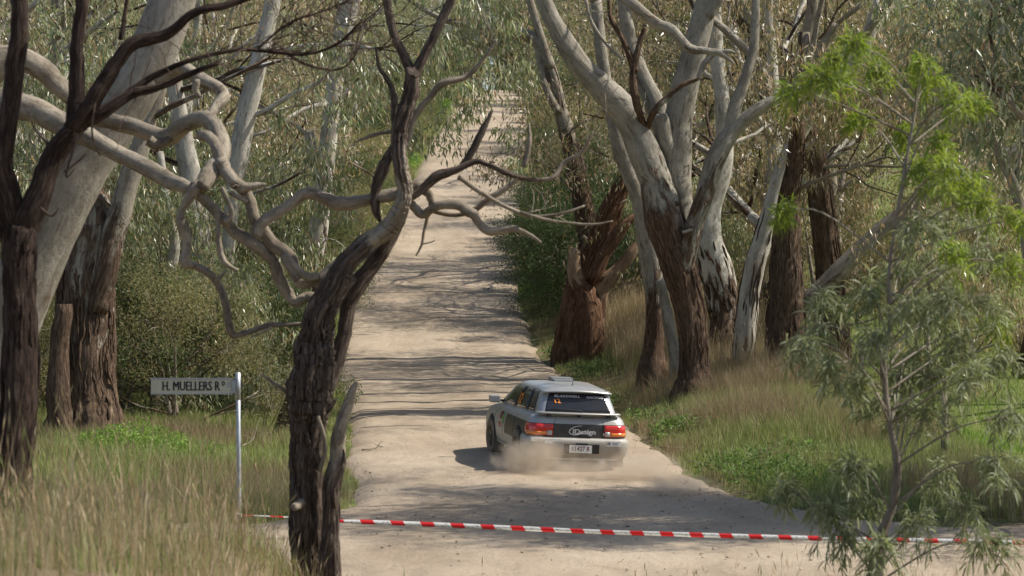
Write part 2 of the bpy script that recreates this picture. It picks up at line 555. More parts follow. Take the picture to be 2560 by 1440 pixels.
EUC = EUC * 1.75 * np.array([.96, 1.0, .93])
TEA = TEA * 1.85
BRN = BRN * 1.2 * np.array([1.05, 1.0, .95])
BUSH = BUSH * 1.5
class Leaves:
    def __init__(self, seed=0):
        self.rng = np.random.RandomState(seed)
        self.P, self.D, self.L, self.W, self.C = [], [], [], [], []
    def add(self, P, D, L, W, C):
        self.P.append(P); self.D.append(D); self.L.append(L); self.W.append(W); self.C.append(C)
    def clump(self, c, rad, n, pal, prob, L=.14, W=.024, droop=1.0, flat=.7, dark=1.0):
        rg = self.rng
        v = unit(rg.randn(n, 3)) * (rg.rand(n, 1) ** .45) * rad
        v[:, 2] *= flat
        D = rg.randn(n, 3) * .5 + unit(v) * .35
        D[:, 2] -= droop
        C = pal[rg.choice(len(pal), n, p=prob)] * (1 + .25 * (rg.rand(n, 1) - .5)) * dark * (.72 + .56 * rg.rand())
        self.add(c + v, unit(D), L * (.65 + .6 * rg.rand(n)), W * (.7 + .6 * rg.rand(n)), C)
    def build(self, name, mat, parent=None, link=True, segs=1):
        P, D = np.vstack(self.P), np.vstack(self.D)
        L, W, C = np.concatenate(self.L)[:, None], np.concatenate(self.W)[:, None], np.vstack(self.C)
        n = len(P)
        rg = self.rng
        S = unit(np.cross(D, rg.randn(n, 3)))
        N = np.cross(D, S)
        if segs == 1:
            cur = (rg.rand(n, 1) - .5) * .35 * L
            V = np.stack([P, P + D * L * .42 + S * (W * .5 + cur * .5) + N * W * .12, P + D * L + S * 0 * L, P + D * L * .42 + S * (-W * .5 + cur * .5) + N * W * .12], 1).reshape(-1, 3)
            b = np.arange(n)[:, None] * 4
            Tr = np.vstack([b + np.array([[0, 1, 2]]), b + np.array([[0, 2, 3]])])
            k = 4
        else:
            down = np.array([0, 0, -1.0])
            m1 = P + D * L * .35
            D2 = unit(D + down * .45)
            m2 = m1 + D2 * L * .35
            tip = m2 + unit(D2 + down * .5) * L * .3
            V = np.stack([P, m1 + S * W * .5, m1 - S * W * .5, m2 + S * W * .45, m2 - S * W * .45, tip], 1).reshape(-1, 3)
            b = np.arange(n)[:, None] * 6
            Tr = np.vstack([b + np.array([t]) for t in ([0, 1, 2], [1, 3, 4], [1, 4, 2], [3, 5, 4])])
            k = 6
        Cc = np.repeat(np.hstack([np.clip(C, 0, 1), np.ones((n, 1))]), k, axis=0)
        o = mk(name, V, [Tr], mat, parent, {'tint': Cc}, smooth=False, link=link)
        return o

def grow(T, Lf, p, d, length, r, level, rg, par):
    """one branch with its own side branches; leaf clumps at the ends"""
    n = 6
    P = [np.asarray(p, dtype=float)]
    d = unit(d)
    for i in range(n - 1):
        d = unit(d + rg.randn(3) * par['wig'] + np.array([0, 0, par['up'] if level > 0 else par['tipup']]))
        P.append(P[-1] + d * length / (n - 1))
    P = np.array(P)
    R = np.linspace(r, r * (.55 if level > 0 else .25), n)
    T.add(P, R, 7 if level >= 2 else (5 if level == 1 else 3), bark=par.get('bark', .25 if level > 1 else .55), lump=.12 if level > 0 else 0)
    if level == 0:
        if Lf is not None:
            for f in ([5, 3] if par.get('two', True) else [5]):
                Lf.clump(P[f] + rg.randn(3) * .15, par['crad'] * (.7 + .6 * rg.rand()), int(par['cn'] * (.6 + .8 * rg.rand())),
                         par['pal'], par['prob'], par['L'], par['W'], par['droop'], par.get('flat', .8))
        return
    k = par['kids'][level - 1]
    for j in range(k):
        i = n - 1 if j == 0 else rg.randint(2, n)
        side = unit(np.cross(d, rg.randn(3)))
        nd_ = unit(unit(P[i] - P[i - 1]) + side * par['spread'] * (.6 + .8 * rg.rand()))
        grow(T, Lf, P[i], nd_, length * (.62 + .25 * rg.rand()), R[i] * (.58 if level > 1 else .42), level - 1, rg, par)
    if rg.rand() < par.get('dead', 0):
        i = rg.randint(1, n - 1)
        grow(T, None, P[i], unit(rg.randn(3) + d), length * .5, R[i] * .35, 0, rg, par)

def gum_meshes(seed, h, clear, r0, spread=1.0, levels=3, kids=(4, 4, 4), crad=.62, cn=58, L=.18, W=.038, pal=EUC, prob=EUC_P,
               stems=1, droop=1.0, bark_h=.25, mat=GUM, lean=.06, limb=.27, up=.05, wig=.16, leafmat=LEAF, tipup=-.12, nlimbs=5):
    rg = np.random.RandomState(seed)
    T, Lf = Tubes(seed), Leaves(seed + 1)
    par = dict(wig=wig, up=up, tipup=tipup, crad=crad, cn=cn, pal=pal, prob=prob, L=L, W=W, droop=droop, kids=kids, spread=.75 * spread, dead=.8)
    for sidx in range(stems):
        d = unit(np.array([rg.randn() * (lean if stems == 1 else .28), rg.randn() * (lean if stems == 1 else .28), 1.0]))
        n = 9
        P = [np.array([rg.randn() * .12 * (stems > 1), rg.randn() * .12 * (stems > 1), -.25])]
        top = h * .72
        for i in range(n):
            d = unit(d + rg.randn(3) * .06 + np.array([0, 0, .03]))
            P.append(P[-1] + d * top / n)
        P = catmull(P, n_per=3)
        m = len(P)
        t = np.linspace(0, 1, m)
        R = r0 * (1 - .72 * t) * (1 + .55 * np.exp(-t * 22))
        T.add(P, R, 12, bark=np.clip(1.15 - t / max(bark_h, .01) * .7, 0, 1), ridge=.05, lump=.07)
        for q in range(nlimbs):
            f = clear + (1 - clear) * (q + rg.rand() * .6) / nlimbs
            i = min(m - 1, int(f * (m - 1)))
            a = rg.rand() * 6.28 + q * 2.4
            dd = unit(np.array([math.cos(a) * spread, math.sin(a) * spread, .55 + .5 * f]))
            grow(T, Lf, P[i], dd, h * limb * (1.15 - .45 * f), R[i] * .62, levels - 1, rg, par)
        grow(T, Lf, P[-1], d, h * .28, R[-1] * .9, levels - 1, rg, par)
    return (T.build('trunk', mat, link=False), Lf.build('crown', leafmat, link=False))

def put_tree(meshes, name, label, cat, x, y, rot, s, group, sink=.0):
    r = thing(name, label, cat, (x, y, gz(x, y) - sink), rot, group, s)
    a = place('trunk', meshes[0], r)
    b = place('crown', meshes[1], r)
    b['kind'] = 'stuff'
    return r

# ------------------------------------------------------------------ trees with individual shapes
def limb(T, pts, D, bark=0.0, sides=10, ridge=.0, lump=.06, n_per=5, wob=0.0, root=True, Dend=None):
    """pts: (px, py, width in px[, distance]) along the middle of a limb"""
    A = []
    for i_, p in enumerate(pts):
        dd = p[3] if len(p) > 3 else (D if Dend is None else D + (Dend - D) * i_ / (len(pts) - 1))
        w = at(p[0], p[1], dd)
        A.append(list(w) + [max(p[2], 1.5) / 2 / F * dd])
    A = np.array(A)
    g0 = gz(A[0][0], A[0][1])
    if root and A[0][3] > .09 and A[0][2] - g0 < 1.6 and A[1][2] > A[0][2]:     # root flare down into the soil
        A = np.vstack([[A[0][0] - .2 * (A[1][0] - A[0][0]), A[0][1], min(g0, A[0][2]) - .3, A[0][3] * 1.15], A])
        pts = [(0, 0, 0, 0)] + list(pts)
    if wob and len(A) > 2:                       # limbs wander in depth as well as across the view
        rg = T.rng
        w = np.cumsum(rg.randn(len(A)) * wob)
        w -= w[0]
        for i in range(len(A)):
            if len(pts[i]) <= 3:
                A[i, 1] += w[i]
    C = catmull(A, n_per=n_per)
    R = np.clip(C[:, 3], .004, None)
    if not np.isscalar(bark):
        bark = np.interp(np.linspace(0, 1, len(C)), np.linspace(0, 1, len(bark)), bark)
    # knobbly wood: small kinks and swellings along the limb
    rg = T.rng
    m = n_per // 2 * 2 + 1
    def soft(q):
        q = rg.randn(len(C) + m - 1, q)
        return sum(q[j:j + len(C)] for j in range(m)) / math.sqrt(m)
    C[1:-1, :3] += soft(3)[1:-1] * np.minimum(R[1:-1, None], .07) * .12
    R = R * (1 + .05 * soft(1)[:, 0] * np.minimum(1, .06 / R))
    T.add(C[:, :3], R, sides, bark, ridge, lump)
    return C[:, :3], R

def twigs(T, P, R, n, length, rg, r=.006, up=.1, start=.3):
    for _ in range(n):
        i = rg.randint(int(len(P) * start), len(P))
        d = unit(unit(P[min(i + 1, len(P) - 1)] - P[i - 1]) * .6 + rg.randn(3) * .7 + np.array([0, 0, up]))
        L = length * (.4 + rg.rand())
        Q = [P[i]]
        for k in range(5):
            d = unit(d + rg.randn(3) * .28)
            Q.append(Q[-1] + d * L / 5)
        T.add(np.array(Q), np.linspace(min(r, R[i] * .6), .0025, 6), 4, bark=.3)
        if rg.rand() < .7:
            d2 = unit(d + rg.randn(3) * .8)
            Q2 = [Q[3]]
            for k in range(3):
                d2 = unit(d2 + rg.randn(3) * .3)
                Q2.append(Q2[-1] + d2 * L * .15)
            T.add(np.array(Q2), np.linspace(r * .5, .002, 4), 3, bark=.3)

def extra_crown(T, Lf, P, d, length, r, level, seed, **kw):
    par = dict(wig=.16, up=.05, tipup=-.12, crad=.60, cn=60, pal=EUC, prob=EUC_P, L=.18, W=.036, droop=1.0, kids=(4, 4, 4), spread=.8, dead=.3)
    par.update(kw)
    grow(T, Lf, P, d, length, r, level, np.random.RandomState(seed), par)

def hero(name, label, x, y, group=None):
    """root empty standing on the ground at (x, y); parts are built in world space and shifted under it"""
    return thing(name, label, 'tree', (x, y, gz(x, y)), 0.0, group)
def under(root, me, name, kind=None):
    L = root.location
    me.transform(Matrix.Translation((-L.x, -L.y, -L.z)))
    o = place(name, me, root)
    if kind: o['kind'] = kind
    return o

# ---- the weathered dead tree in front of the junction
rgd = np.random.RandomState(5)
T = Tubes(11)
dd = 29.0
b0 = at(790, 1440, dd)
dead = hero('dead_tree', 'gnarled dead tree with dark fissured trunk and bare crooked grey limbs', b0[0], b0[1])
p, r = limb(T, [(780, 1640, 110), (776, 1440, 84), (770, 1320, 70), (768, 1200, 66), (770, 1100, 72), (778, 1020, 86), (785, 930, 92), (792, 860, 84), (806, 790, 70), (836, 720, 56), (868, 660, 50), (920, 612, 46), (965, 578, 44), (1000, 535, 42), (1014, 490, 38), (1006, 420, 34), (1000, 335, 36), (1018, 250, 36), (1035, 182, 34)],
     dd, [1.2, 1.2, 1.2, 1.2, 1.1, 1, .6, .15, .3, .8, .9], 44, .16, .04, 14, .03)
T.strips(p, r, 420, .0, .46, .15, (.10, .40), 1.1)
limb(T, [(1035, 190, 26), (1012, 145, 24), (985, 80, 21), (970, 20, 20), (962, -40, 18)], dd, .9, 10, .05, .08)
p, r = limb(T, [(1035, 195, 28), (1062, 130, 27), (1098, 68, 24), (1128, 0, 22), (1140, -50, 20)], dd, .9, 10, .05, .08)
twigs(T, p, r, 6, .5, rgd)
# second stem beside the trunk, ending in the pale broken stub
p, r = limb(T, [(828, 1560, 70, 28.7), (824, 1440, 52, 28.7), (826, 1320, 42, 28.7), (834, 1210, 42, 28.7), (842, 1130, 40, 28.7), (848, 1078, 34, 28.7), (866, 1020, 28, 28.7), (882, 980, 20, 28.7), (893, 955, 9, 28.7)], dd, [1.1, 1, .8, .3, -.3, -.4], 20, .12, .05, 7)
T.strips(p, r, 60, .0, .6, .22, (.10, .30), .8)
limb(T, [(868, 1015, 14, 28.7), (882, 985, 10, 28.7), (888, 970, 5, 28.7)], dd, -.3, 7)
# limb that leaves low and rejoins the fork
limb(T, [(790, 1010, 50), (812, 970, 50), (840, 905, 42), (860, 835, 36), (871, 765, 38), (905, 702, 44), (945, 645, 40), (982, 580, 38), (1006, 520, 30)], dd + .12, [1, 1, .9, .9, 1, 1], 18, .10, .08, 6, root=False)
limb(T, [(800, 850, 44), (812, 780, 50), (850, 715, 40), (880, 690, 34)], dd - .1, 1.1, 14, .12, .1, root=False)
# grey crooked limbs on the left
p, r = limb(T, [(905, 622, 22), (868, 645, 24), (828, 672, 26), (797, 698, 28), (752, 708, 30), (735, 680, 30), (721, 640, 32), (683, 615, 33), (658, 580, 33), (632, 547, 32), (620, 503, 30), (612, 478, 30), (588, 452, 32), (560, 420, 32), (548, 398, 34)], dd, -.2, 12, .03, .09, 6, .025)
twigs(T, p, r, 5, .35, rgd)
p, r = limb(T, [(800, 747, 24), (765, 744, 26), (739, 757, 26), (718, 730, 30), (700, 693, 30), (676, 643, 30), (638, 610, 31), (584, 577, 32), (559, 550, 32), (540, 528, 30), (520, 505, 30), (492, 478, 34)], dd + .15, -.2, 12, .03, .09, 6, .02)
limb(T, [(745, 700, 20), (722, 665, 22), (712, 640, 18), (738, 668, 16), (770, 692, 22), (800, 690, 18)], dd - .08, -.2, 10)
p, r = limb(T, [(640, 590, 26), (657, 559, 28), (693, 532, 30), (730, 506, 31), (773, 483, 33), (812, 494, 33), (852, 507, 33), (905, 503, 32), (960, 491, 31), (1005, 478, 30), (1040, 466, 28), (1068, 482, 24), (1078, 506, 18), (1072, 520, 8)], dd - .1, -.25, 12, .03, .08, 6, .02)
limb(T, [(612, 480, 28), (600, 470, 26), (628, 466, 20), (650, 463, 14), (666, 461, 4)], dd, -.1, 10)
p, r = limb(T, [(500, 462, 34), (476, 490, 28), (458, 515, 24), (450, 545, 24), (460, 580, 24), (464, 622, 24), (460, 655, 24), (490, 666, 20), (522, 684, 20), (541, 709, 19), (556, 745, 20), (568, 786, 20), (573, 826, 20), (585, 840, 16), (628, 828, 14), (668, 814, 14), (708, 813, 13), (752, 812, 13), (770, 824, 12), (780, 842, 14)], dd, -.2, 10, .03, .08, 6, .02)
twigs(T, p, r, 7, .3, rgd)
p, r = limb(T, [(540, 510, 16), (546, 550, 13), (546, 592, 13), (556, 646, 14), (572, 664, 12), (596, 676, 8)], dd, -.2, 8, .0, .08)
limb(T, [(541, 706, 12), (556, 688, 9), (566, 675, 6)], dd, -.2, 6)
limb(T, [(552, 470, 14), (570, 505, 15), (578, 540, 16), (560, 556, 14)], dd - .05, -.2, 8)
limb(T, [(575, 480, 14), (600, 495, 10), (618, 505, 10)], dd, -.1, 8)
limb(T, [(625, 845, 4), (680, 818, 8)], dd, -.1, 6)
# right-hand branches
limb(T, [(1010, 500, 26), (1030, 512, 22), (1058, 540, 22), (1092, 517, 24), (1148, 514, 26), (1180, 533, 26), (1202, 562, 24), (1228, 579, 22), (1278, 571, 19), (1302, 577, 15), (1326, 590, 12), (1352, 607, 7)], dd, -.25, 10, .03, .07, 6, .03)
p, r = limb(T, [(1012, 500, 24), (1050, 476, 24), (1092, 442, 28), (1140, 426, 20), (1190, 406, 16), (1232, 418, 14), (1270, 435, 14), (1312, 449, 12), (1380, 446, 12), (1410, 406, 12), (1450, 385, 10), (1470, 352, 8), (1481, 330, 4)], dd - .15, [.9, .9, .9, .5, .2, .2], 9, .04, .08, 6, .04)
twigs(T, p, r, 10, .4, rgd, up=.2)
limb(T, [(1155, 416, 22), (1188, 362, 19), (1214, 312, 15), (1231, 274, 6)], dd - .15, .9, 9, .05, .08)
p, r = limb(T, [(1145, 442, 15), (1200, 481, 12), (1268, 520, 10), (1332, 541, 9), (1400, 535, 8), (1462, 514, 5)], dd - .1, .1, 7, .0, .05, 6, .05)
twigs(T, p, r, 6, .35, rgd)
p, r = limb(T, [(1300, 530, 9), (1350, 546, 9), (1410, 556, 8), (1480, 561, 7), (1532, 553, 4)], dd - .1, .1, 6)
p, r = limb(T, [(1085, 528, 12), (1140, 538, 12), (1190, 522, 14), (1230, 492, 14), (1272, 464, 14), (1300, 440, 11)], dd + .05, -.1, 8)
p, r = limb(T, [(1308, 418, 13), (1322, 372, 12), (1324, 340, 10), (1322, 308, 6)], dd - .12, -.1, 7)
p, r = limb(T, [(1005, 345, 24), (990, 300, 24), (985, 245, 19), (966, 196, 14), (948, 168, 10), (940, 120, 6)], dd, .7, 9, .04)
p, r = limb(T, [(995, 330, 11), (960, 332, 10), (925, 341, 9), (884, 357, 4)], dd, -.2, 6)
p, r = limb(T, [(1008, 370, 22), (1036, 292, 20), (1080, 237, 18), (1110, 206, 18), (1168, 190, 14), (1214, 142, 9), (1242, 98, 5)], dd + .1, .0, 9, .0, .07, 6, .04)
twigs(T, p, r, 9, .5, rgd, up=.3)
limb(T, [(992, 352, 12), (970, 392, 24), (950, 440, 30), (938, 486, 26), (944, 532, 20), (952, 560, 5)], dd - .1, 1.2, 12, .15, .15)
limb(T, [(1070, 535, 10), (1060, 580, 7), (1055, 610, 6), (1040, 640, 4)], dd, .2, 5)
limb(T, [(1055, 610, 5), (1075, 606, 4), (1088, 600, 3)], dd, .2, 4)
# stubs on the trunk
limb(T, [(800, 1040, 20), (822, 1022, 14), (842, 995, 6)], dd - .2, .8, 8)
limb(T, [(760, 1250, 20, 28.8), (742, 1262, 22, 28.6), (732, 1268, 16, 28.5)], dd, -.4, 9)
limb(T, [(742, 986, 14), (720, 984, 12), (690, 962, 9), (650, 935, 5)], dd, .2, 7)
limb(T, [(800, 1180, 10, 28.6), (812, 1120, 12, 28.6), (805, 1075, 11, 28.6), (796, 1040, 8, 28.6)], dd, -.3, 7)
under(dead, T.build('trunk', DEAD, link=False), 'trunk')

# ---- dark tree at the left edge
T = Tubes(12)
dd = 24.0
b0 = at(30, 1440, dd)
dk = hero('dark_barked_tree', 'dark brown forked tree standing in the long dry grass', b0[0], b0[1])
p, r = limb(T, [(18, 1700, 150), (18, 1460, 112), (30, 1200, 98), (44, 1000, 92), (50, 800, 86), (46, 650, 82), (52, 570, 84)], dd, 1.1, 20, .07, .05, 8)
T.strips(p, r, 120, .1, 1.0, .09, (.1, .4), 1.1)
limb(T, [(46, 590, 70), (22, 500, 66), (6, 400, 58), (28, 250, 52), (44, 120, 46), (50, 0, 42), (52, -60, 40)], dd, 1.1, 14, .06, .06, 6)
limb(T, [(56, 590, 70), (86, 515, 66), (112, 432, 60), (150, 366, 54), (184, 318, 50)], dd, 1.1, 14, .06, .06)
limb(T, [(184, 330, 44), (190, 260, 44), (194, 150, 38), (200, 60, 33), (206, -40, 30)], dd, 1, 12, .05, .05)
limb(T, [(180, 325, 46), (220, 276, 42), (270, 190, 38), (328, 112, 34), (415, 85, 28), (488, 32, 24), (560, 14, 20), (670, -25, 14)], dd - .15, 1, 12, .05, .06, 6, .04)
p, r = limb(T, [(196, 315, 38), (250, 286, 34), (320, 238, 27), (398, 216, 21), (462, 190, 17), (545, 158, 12)], dd + .1, 1, 10, .04, .06, 6, .04)
twigs(T, p, r, 8, .5, rgd)
p, r = limb(T, [(300, 245, 20), (380, 190, 16), (470, 150, 12), (585, 122, 11), (680, 128, 10), (760, 132, 9), (840, 108, 8), (905, 50, 6)], dd + .2, .9, 8, .0, .06, 6, .06)
twigs(T, p, r, 40, .6, rgd, r=.005)
p, r = limb(T, [(640, 125, 8), (720, 60, 7), (800, 30, 6), (900, -10, 5)], dd + .5, .6, 6)
twigs(T, p, r, 60, .6, rgd, r=.004, up=-.2)
p, r = limb(T, [(700, 120, 9), (760, 160, 8), (840, 175, 7), (880, 150, 6), (895, 110, 4)], dd + .5, .2, 6)
twigs(T, p, r, 14, .4, rgd, r=.004)
limb(T, [(300, 100, 14), (310, 50, 12), (320, -20, 10)], dd, .6, 7)
for q in ((195, 340, 165, 440, 190, 420), (240, 240, 230, 330, 250, 390), (100, 520, 130, 540, 150, 515), (160, 430, 200, 400, 215, 385)):
    limb(T, [(q[0], q[1], 8), (q[2], q[3], 6), (q[4], q[5], 3)], dd - .2, -.3, 5)
limb(T, [(45, 640, 40), (10, 590, 36), (-30, 520, 34)], dd, 1, 10, .05)
under(dk, T.build('trunk', DARK, link=False), 'trunk')

# ---- leaning pale gum behind it, with the long mossy limbs
T = Tubes(13); Lf = Leaves(13)
dd = 32.0
b0 = at(-75, 1400, dd)
pale = hero('leaning_gum_tree', 'thick smooth grey gum leaning across behind the dark forked tree', b0[0], b0[1])
limb(T, [(-90, 1560, 230), (-80, 1400, 190), (-58, 1150, 172), (-25, 960, 162), (40, 770, 152), (112, 600, 150), (188, 440, 148), (295, 285, 134), (380, 130, 120), (440, -30, 112), (480, -160, 100)], dd, [1, .7, .2, -.2, -.3, -.3], 24, .02, .04, 6)
TM = Tubes(131)
limb(TM, [(-50, 1050, 120), (-95, 800, 112), (-120, 560, 104), (-112, 380, 98), (-60, 215, 88), (0, 150, 74), (60, 152, 62), (112, 182, 56), (170, 236, 48), (215, 268, 36), (250, 300, 22)], dd - .9, [.3, .1, 0, 0, .2], 16, .03, .07, 6)
limb(TM, [(-115, 460, 90), (-60, 300, 82), (0, 258, 76), (48, 264, 70), (120, 290, 62), (200, 332, 54), (272, 372, 48), (350, 412, 44), (430, 456, 40), (480, 472, 36)], dd - 1.1, [0, .1, .2, .25, .1, 0], 14, .04, .07, 6, Dend=29.15)
limb(TM, [(180, 300, 34), (250, 303, 40), (330, 316, 44), (412, 343, 42), (465, 312, 44), (512, 300, 42), (543, 328, 42), (553, 382, 42), (528, 428, 44), (500, 470, 40)], dd - 1.0, [.2, .2, .1, 0, 0, 0], 14, .04, .08, 6, Dend=29.0)
limb(TM, [(500, 338, 30), (530, 352, 30), (548, 385, 32), (566, 430, 34), (590, 462, 32)], 29.6, 0, 10, .03, .08, Dend=29.0)
limb(TM, [(395, 205, 30), (450, 168, 32), (500, 194, 34), (545, 220, 30), (557, 242, 30), (536, 272, 27), (518, 302, 26)], dd - 1.0, [0, -.1, -.2, .2, .4], 10, .03, .08, Dend=30.0)
limb(TM, [(490, 200, 18), (490, 225, 18), (500, 245, 12)], 30.5, .1, 8)
limb(TM, [(372, 350, 30), (395, 362, 26), (430, 345, 16)], 30.2, .5, 8)
extra_crown(T, Lf, at(470, -120, dd), (.4, .1, 1), 5.0, .20, 2, 31, kids=(3, 3, 3))
extra_crown(T, Lf, at(-60, 60, dd - .9), (-.3, .2, 1), 4.0, .16, 2, 32, kids=(3, 3, 3))
under(pale, T.build('trunk', GUM_GREY, link=False), 'trunk')
under(pale, TM.build('limb', MOSSY, link=False), 'limb')
under(pale, Lf.build('crown', LEAF, link=False), 'crown', 'stuff')

# ---- stout brown trunk with broken top
T = Tubes(14); Lf = Leaves(14)
dd = 52.0
b0 = at(210, 1110, dd)
br = hero('broken_gum_tree', 'stout rough-barked gum trunk with broken hollow top and one pale limb', b0[0], b0[1])
p, r = limb(T, [(205, 1180, 250), (208, 1110, 212), (212, 1040, 172), (210, 950, 152), (210, 820, 146), (214, 700, 138), (222, 610, 122), (226, 540, 112), (224, 495, 92), (222, 482, 60)], dd, [1.1, 1, .8, .62, .5, .55, .7], 34, .08, .05, 8)
T.strips(p, r, 200, .05, .6, .07, (.3, .9), 1.0)
limb(T, [(240, 780, 60), (262, 680, 66), (280, 600, 64), (302, 530, 60), (324, 452, 54), (346, 380, 48), (372, 300, 42), (402, 200, 36), (420, 60, 32), (425, -60, 30)], dd - .3, [.8, .5, .1, -.3, -.3], 16, .04, .04, 6)
limb(T, [(168, 1130, 70), (150, 1000, 56), (148, 860, 50), (160, 760, 40)], dd - .6, [1, 1, .9], 14, .1, .1)
extra_crown(T, Lf, at(425, -40, dd), (.1, .1, 1), 4.0, .10, 2, 33)
extra_crown(T, Lf, at(372, 300, dd - .3), (.6, -.2, .5), 2.6, .06, 1, 34, crad=.6)
extra_crown(T, Lf, at(300, 540, dd - .3), (-.5, -.2, .8), 2.2, .05, 1, 35, crad=.6)
under(br, T.build('trunk', GUM, link=False), 'trunk')
under(br, Lf.build('crown', LEAF, link=False), 'crown', 'stuff')

# ---- pale gums of the left verge
def verge_gum(seed, name, label, dd, stems, mat, crowns, base=None, group=None):
    T = Tubes(seed); Lf = Leaves(seed)
    b0 = base or stems[0][0][0]
    w = at(b0[0], b0[1], dd)
    root = hero(name, label, w[0], w[1], group)
    for pts, bark in stems:
        p_, r_ = limb(T, pts, dd, bark, 20, .05, .05, 6, .03)
        if bark[0] > .85 and pts[0][2] > 55:
            T.strips(p_, r_, 110, .0, .45 if bark[min(4, len(bark) - 1)] < .8 else .85, .10, (.3, .9), 1.0)
    for k, (px, py, D, d, ln, r, lv, kw) in enumerate(crowns):
        extra_crown(T, Lf, at(px, py, D), d, ln, r, lv, seed * 10 + k, **kw)
    under(root, T.build('trunk', mat, link=False), 'trunk')
    if crowns:
        under(root, Lf.build('crown', LEAF, link=False), 'crown', 'stuff')
    return root
LOW = dict(dead=.7, crad=.40, L=.20, W=.040, cn=75, droop=1.5, tipup=-.3, up=-.02, kids=(4, 3, 3))
verge_gum(21, 'streaked_gum_tree', 'pale gum with an orange streak and peeling brown base behind the street sign', 61,
          [([(512, 1190, 90), (512, 1110, 62), (502, 1000, 68), (498, 860, 76), (506, 680, 66), (492, 530, 64), (472, 420, 52), (456, 330, 46), (440, 230, 42), (420, 80, 40), (410, -60, 38)], [1, 1, 1, .4, .35, -.2, -.3, -.3]),
           ([(440, 930, 60), (470, 850, 50), (490, 800, 40)], [1, .9])], GUM_PALE,
          [(410, -60, 61, (-.2, .1, 1), 4, .14, 2, {}), (470, 420, 61, (-.8, -.3, .3), 2.6, .06, 1, LOW), (500, 760, 61, (-.6, -.5, .1), 2.0, .05, 1, LOW), (500, 840, 61, (.5, -.5, .1), 1.8, .05, 1, LOW), (440, 230, 61, (.6, -.4, .2), 3, .07, 1, LOW)])
verge_gum(22, 'slender_white_gum_tree', 'slender white gum rising beside the crooked grey limbs', 60,
          [([(556, 1080, 34), (560, 900, 26), (565, 720, 28), (580, 520, 36), (600, 380, 50), (622, 260, 48), (652, 130, 44), (690, -30, 40), (705, -120, 38)], [.9, .2, -.4, -.5, -.5, -.5])], GUM_PALE,
          [(700, -90, 60, (.2, 0, 1), 4, .13, 2, {}), (610, 300, 60, (.6, -.3, .3), 3.0, .06, 2, LOW), (650, 130, 60, (.5, -.4, 0), 2.8, .06, 2, LOW), (580, 500, 60, (.7, -.4, .2), 2.2, .04, 1, LOW)])
verge_gum(23, 'white_gum_tree', 'white-limbed gum hung with drooping leaves at the left road edge', 66,
          [([(725, 1040, 80), (735, 940, 58), (746, 820, 58), (770, 720, 58), (792, 610, 52), (802, 520, 46), (816, 400, 44), (832, 260, 42), (850, 120, 46), (882, -30, 52), (900, -120, 50)], [1, .9, .6, -.1, -.4, -.4, -.4, -.4, .3]),
           ([(806, 470, 30), (780, 380, 28), (772, 330, 24)], [-.3, -.3]),
           ([(835, 250, 28), (880, 230, 26), (925, 195, 22), (950, 160, 10)], [-.4, -.4]),
           ([(830, 320, 16), (875, 295, 14), (890, 240, 12), (885, 180, 9)], [-.3, -.3])], GUM_PALE,
          [(895, -100, 66, (.1, 0, 1), 4.2, .16, 2, {}), (835, 260, 66, (-.4, -.7, .2), 2.8, .06, 2, LOW), (815, 420, 66, (.15, -.7, .1), 2.2, .05, 2, LOW), (800, 540, 66, (.1, -.7, -.1), 1.8, .05, 1, LOW), (800, 500, 66, (-.7, -.5, .1), 2.4, .05, 2, LOW), (790, 620, 66, (.05, -.7, -.2), 1.4, .04, 1, LOW), (850, 120, 66, (.1, -.7, .1), 2.6, .06, 2, LOW), (770, 340, 66, (-.6, -.5, .2), 2.4, .05, 2, LOW)])
verge_gum(24, 'leaning_brown_stem', 'short leaning brown stem beside the dead tree in the shade', 55,
          [([(680, 1150, 60), (692, 1110, 44), (728, 1020, 46), (758, 945, 48), (790, 830, 40), (800, 700, 30)], [1, 1, 1, .9])], GUM, [])
verge_gum(25, 'bent_sapling_gum', 'thin pale bent gum stem in the scrub near the stout brown trunk', 58,
          [([(398, 800, 34), (412, 740, 32), (430, 650, 30), (436, 600, 26), (420, 500, 22), (400, 380, 18)], [.6, .1, -.2, -.2])], GUM_PALE,
          [(400, 390, 58, (-.2, -.3, .8), 2.2, .05, 1, LOW), (425, 560, 58, (-.6, -.3, .3), 1.8, .04, 1, LOW)])

# ---- big many-limbed gum on the right bank
T = Tubes(41); Lf = Leaves(41)
dd = 60.0
b0 = at(1735, 970, dd)
big = hero('spreading_gum_tree', 'big grey gum with dark leaning trunk dividing into thick spreading limbs', b0[0], b0[1])
p, r = limb(T, [(1738, 1030, 150), (1736, 975, 104), (1735, 930, 76), (1733, 860, 70), (1726, 780, 74), (1706, 700, 80), (1684, 630, 90), (1668, 570, 100), (1652, 510, 92), (1636, 440, 82), (1610, 378, 80), (1582, 312, 74), (1548, 262, 72), (1500, 214, 66), (1450, 160, 58), (1408, 100, 50), (1376, 40, 42), (1350, -40, 38), (1335, -120, 34)],
     dd, [1.2, 1.1, 1, .9, .7, .45, .1, -.2, -.2, -.1, -.3], 32, .045, .05, 7)
T.strips(p, r, 130, .02, .36, .09, (.3, .9), 1.0)
limb(T, [(1690, 660, 60), (1694, 560, 74), (1690, 470, 78), (1690, 400, 76), (1694, 320, 72), (1712, 220, 68), (1740, 110, 62), (1766, 10, 58), (1785, -80, 54), (1800, -180, 46)], dd + .35, [.4, .1, -.2, -.4, -.4], 20, .02, .04, 6)
limb(T, [(1770, 40, 30), (1792, 0, 34), (1812, -40, 30)], dd + .2, -.3, 10)
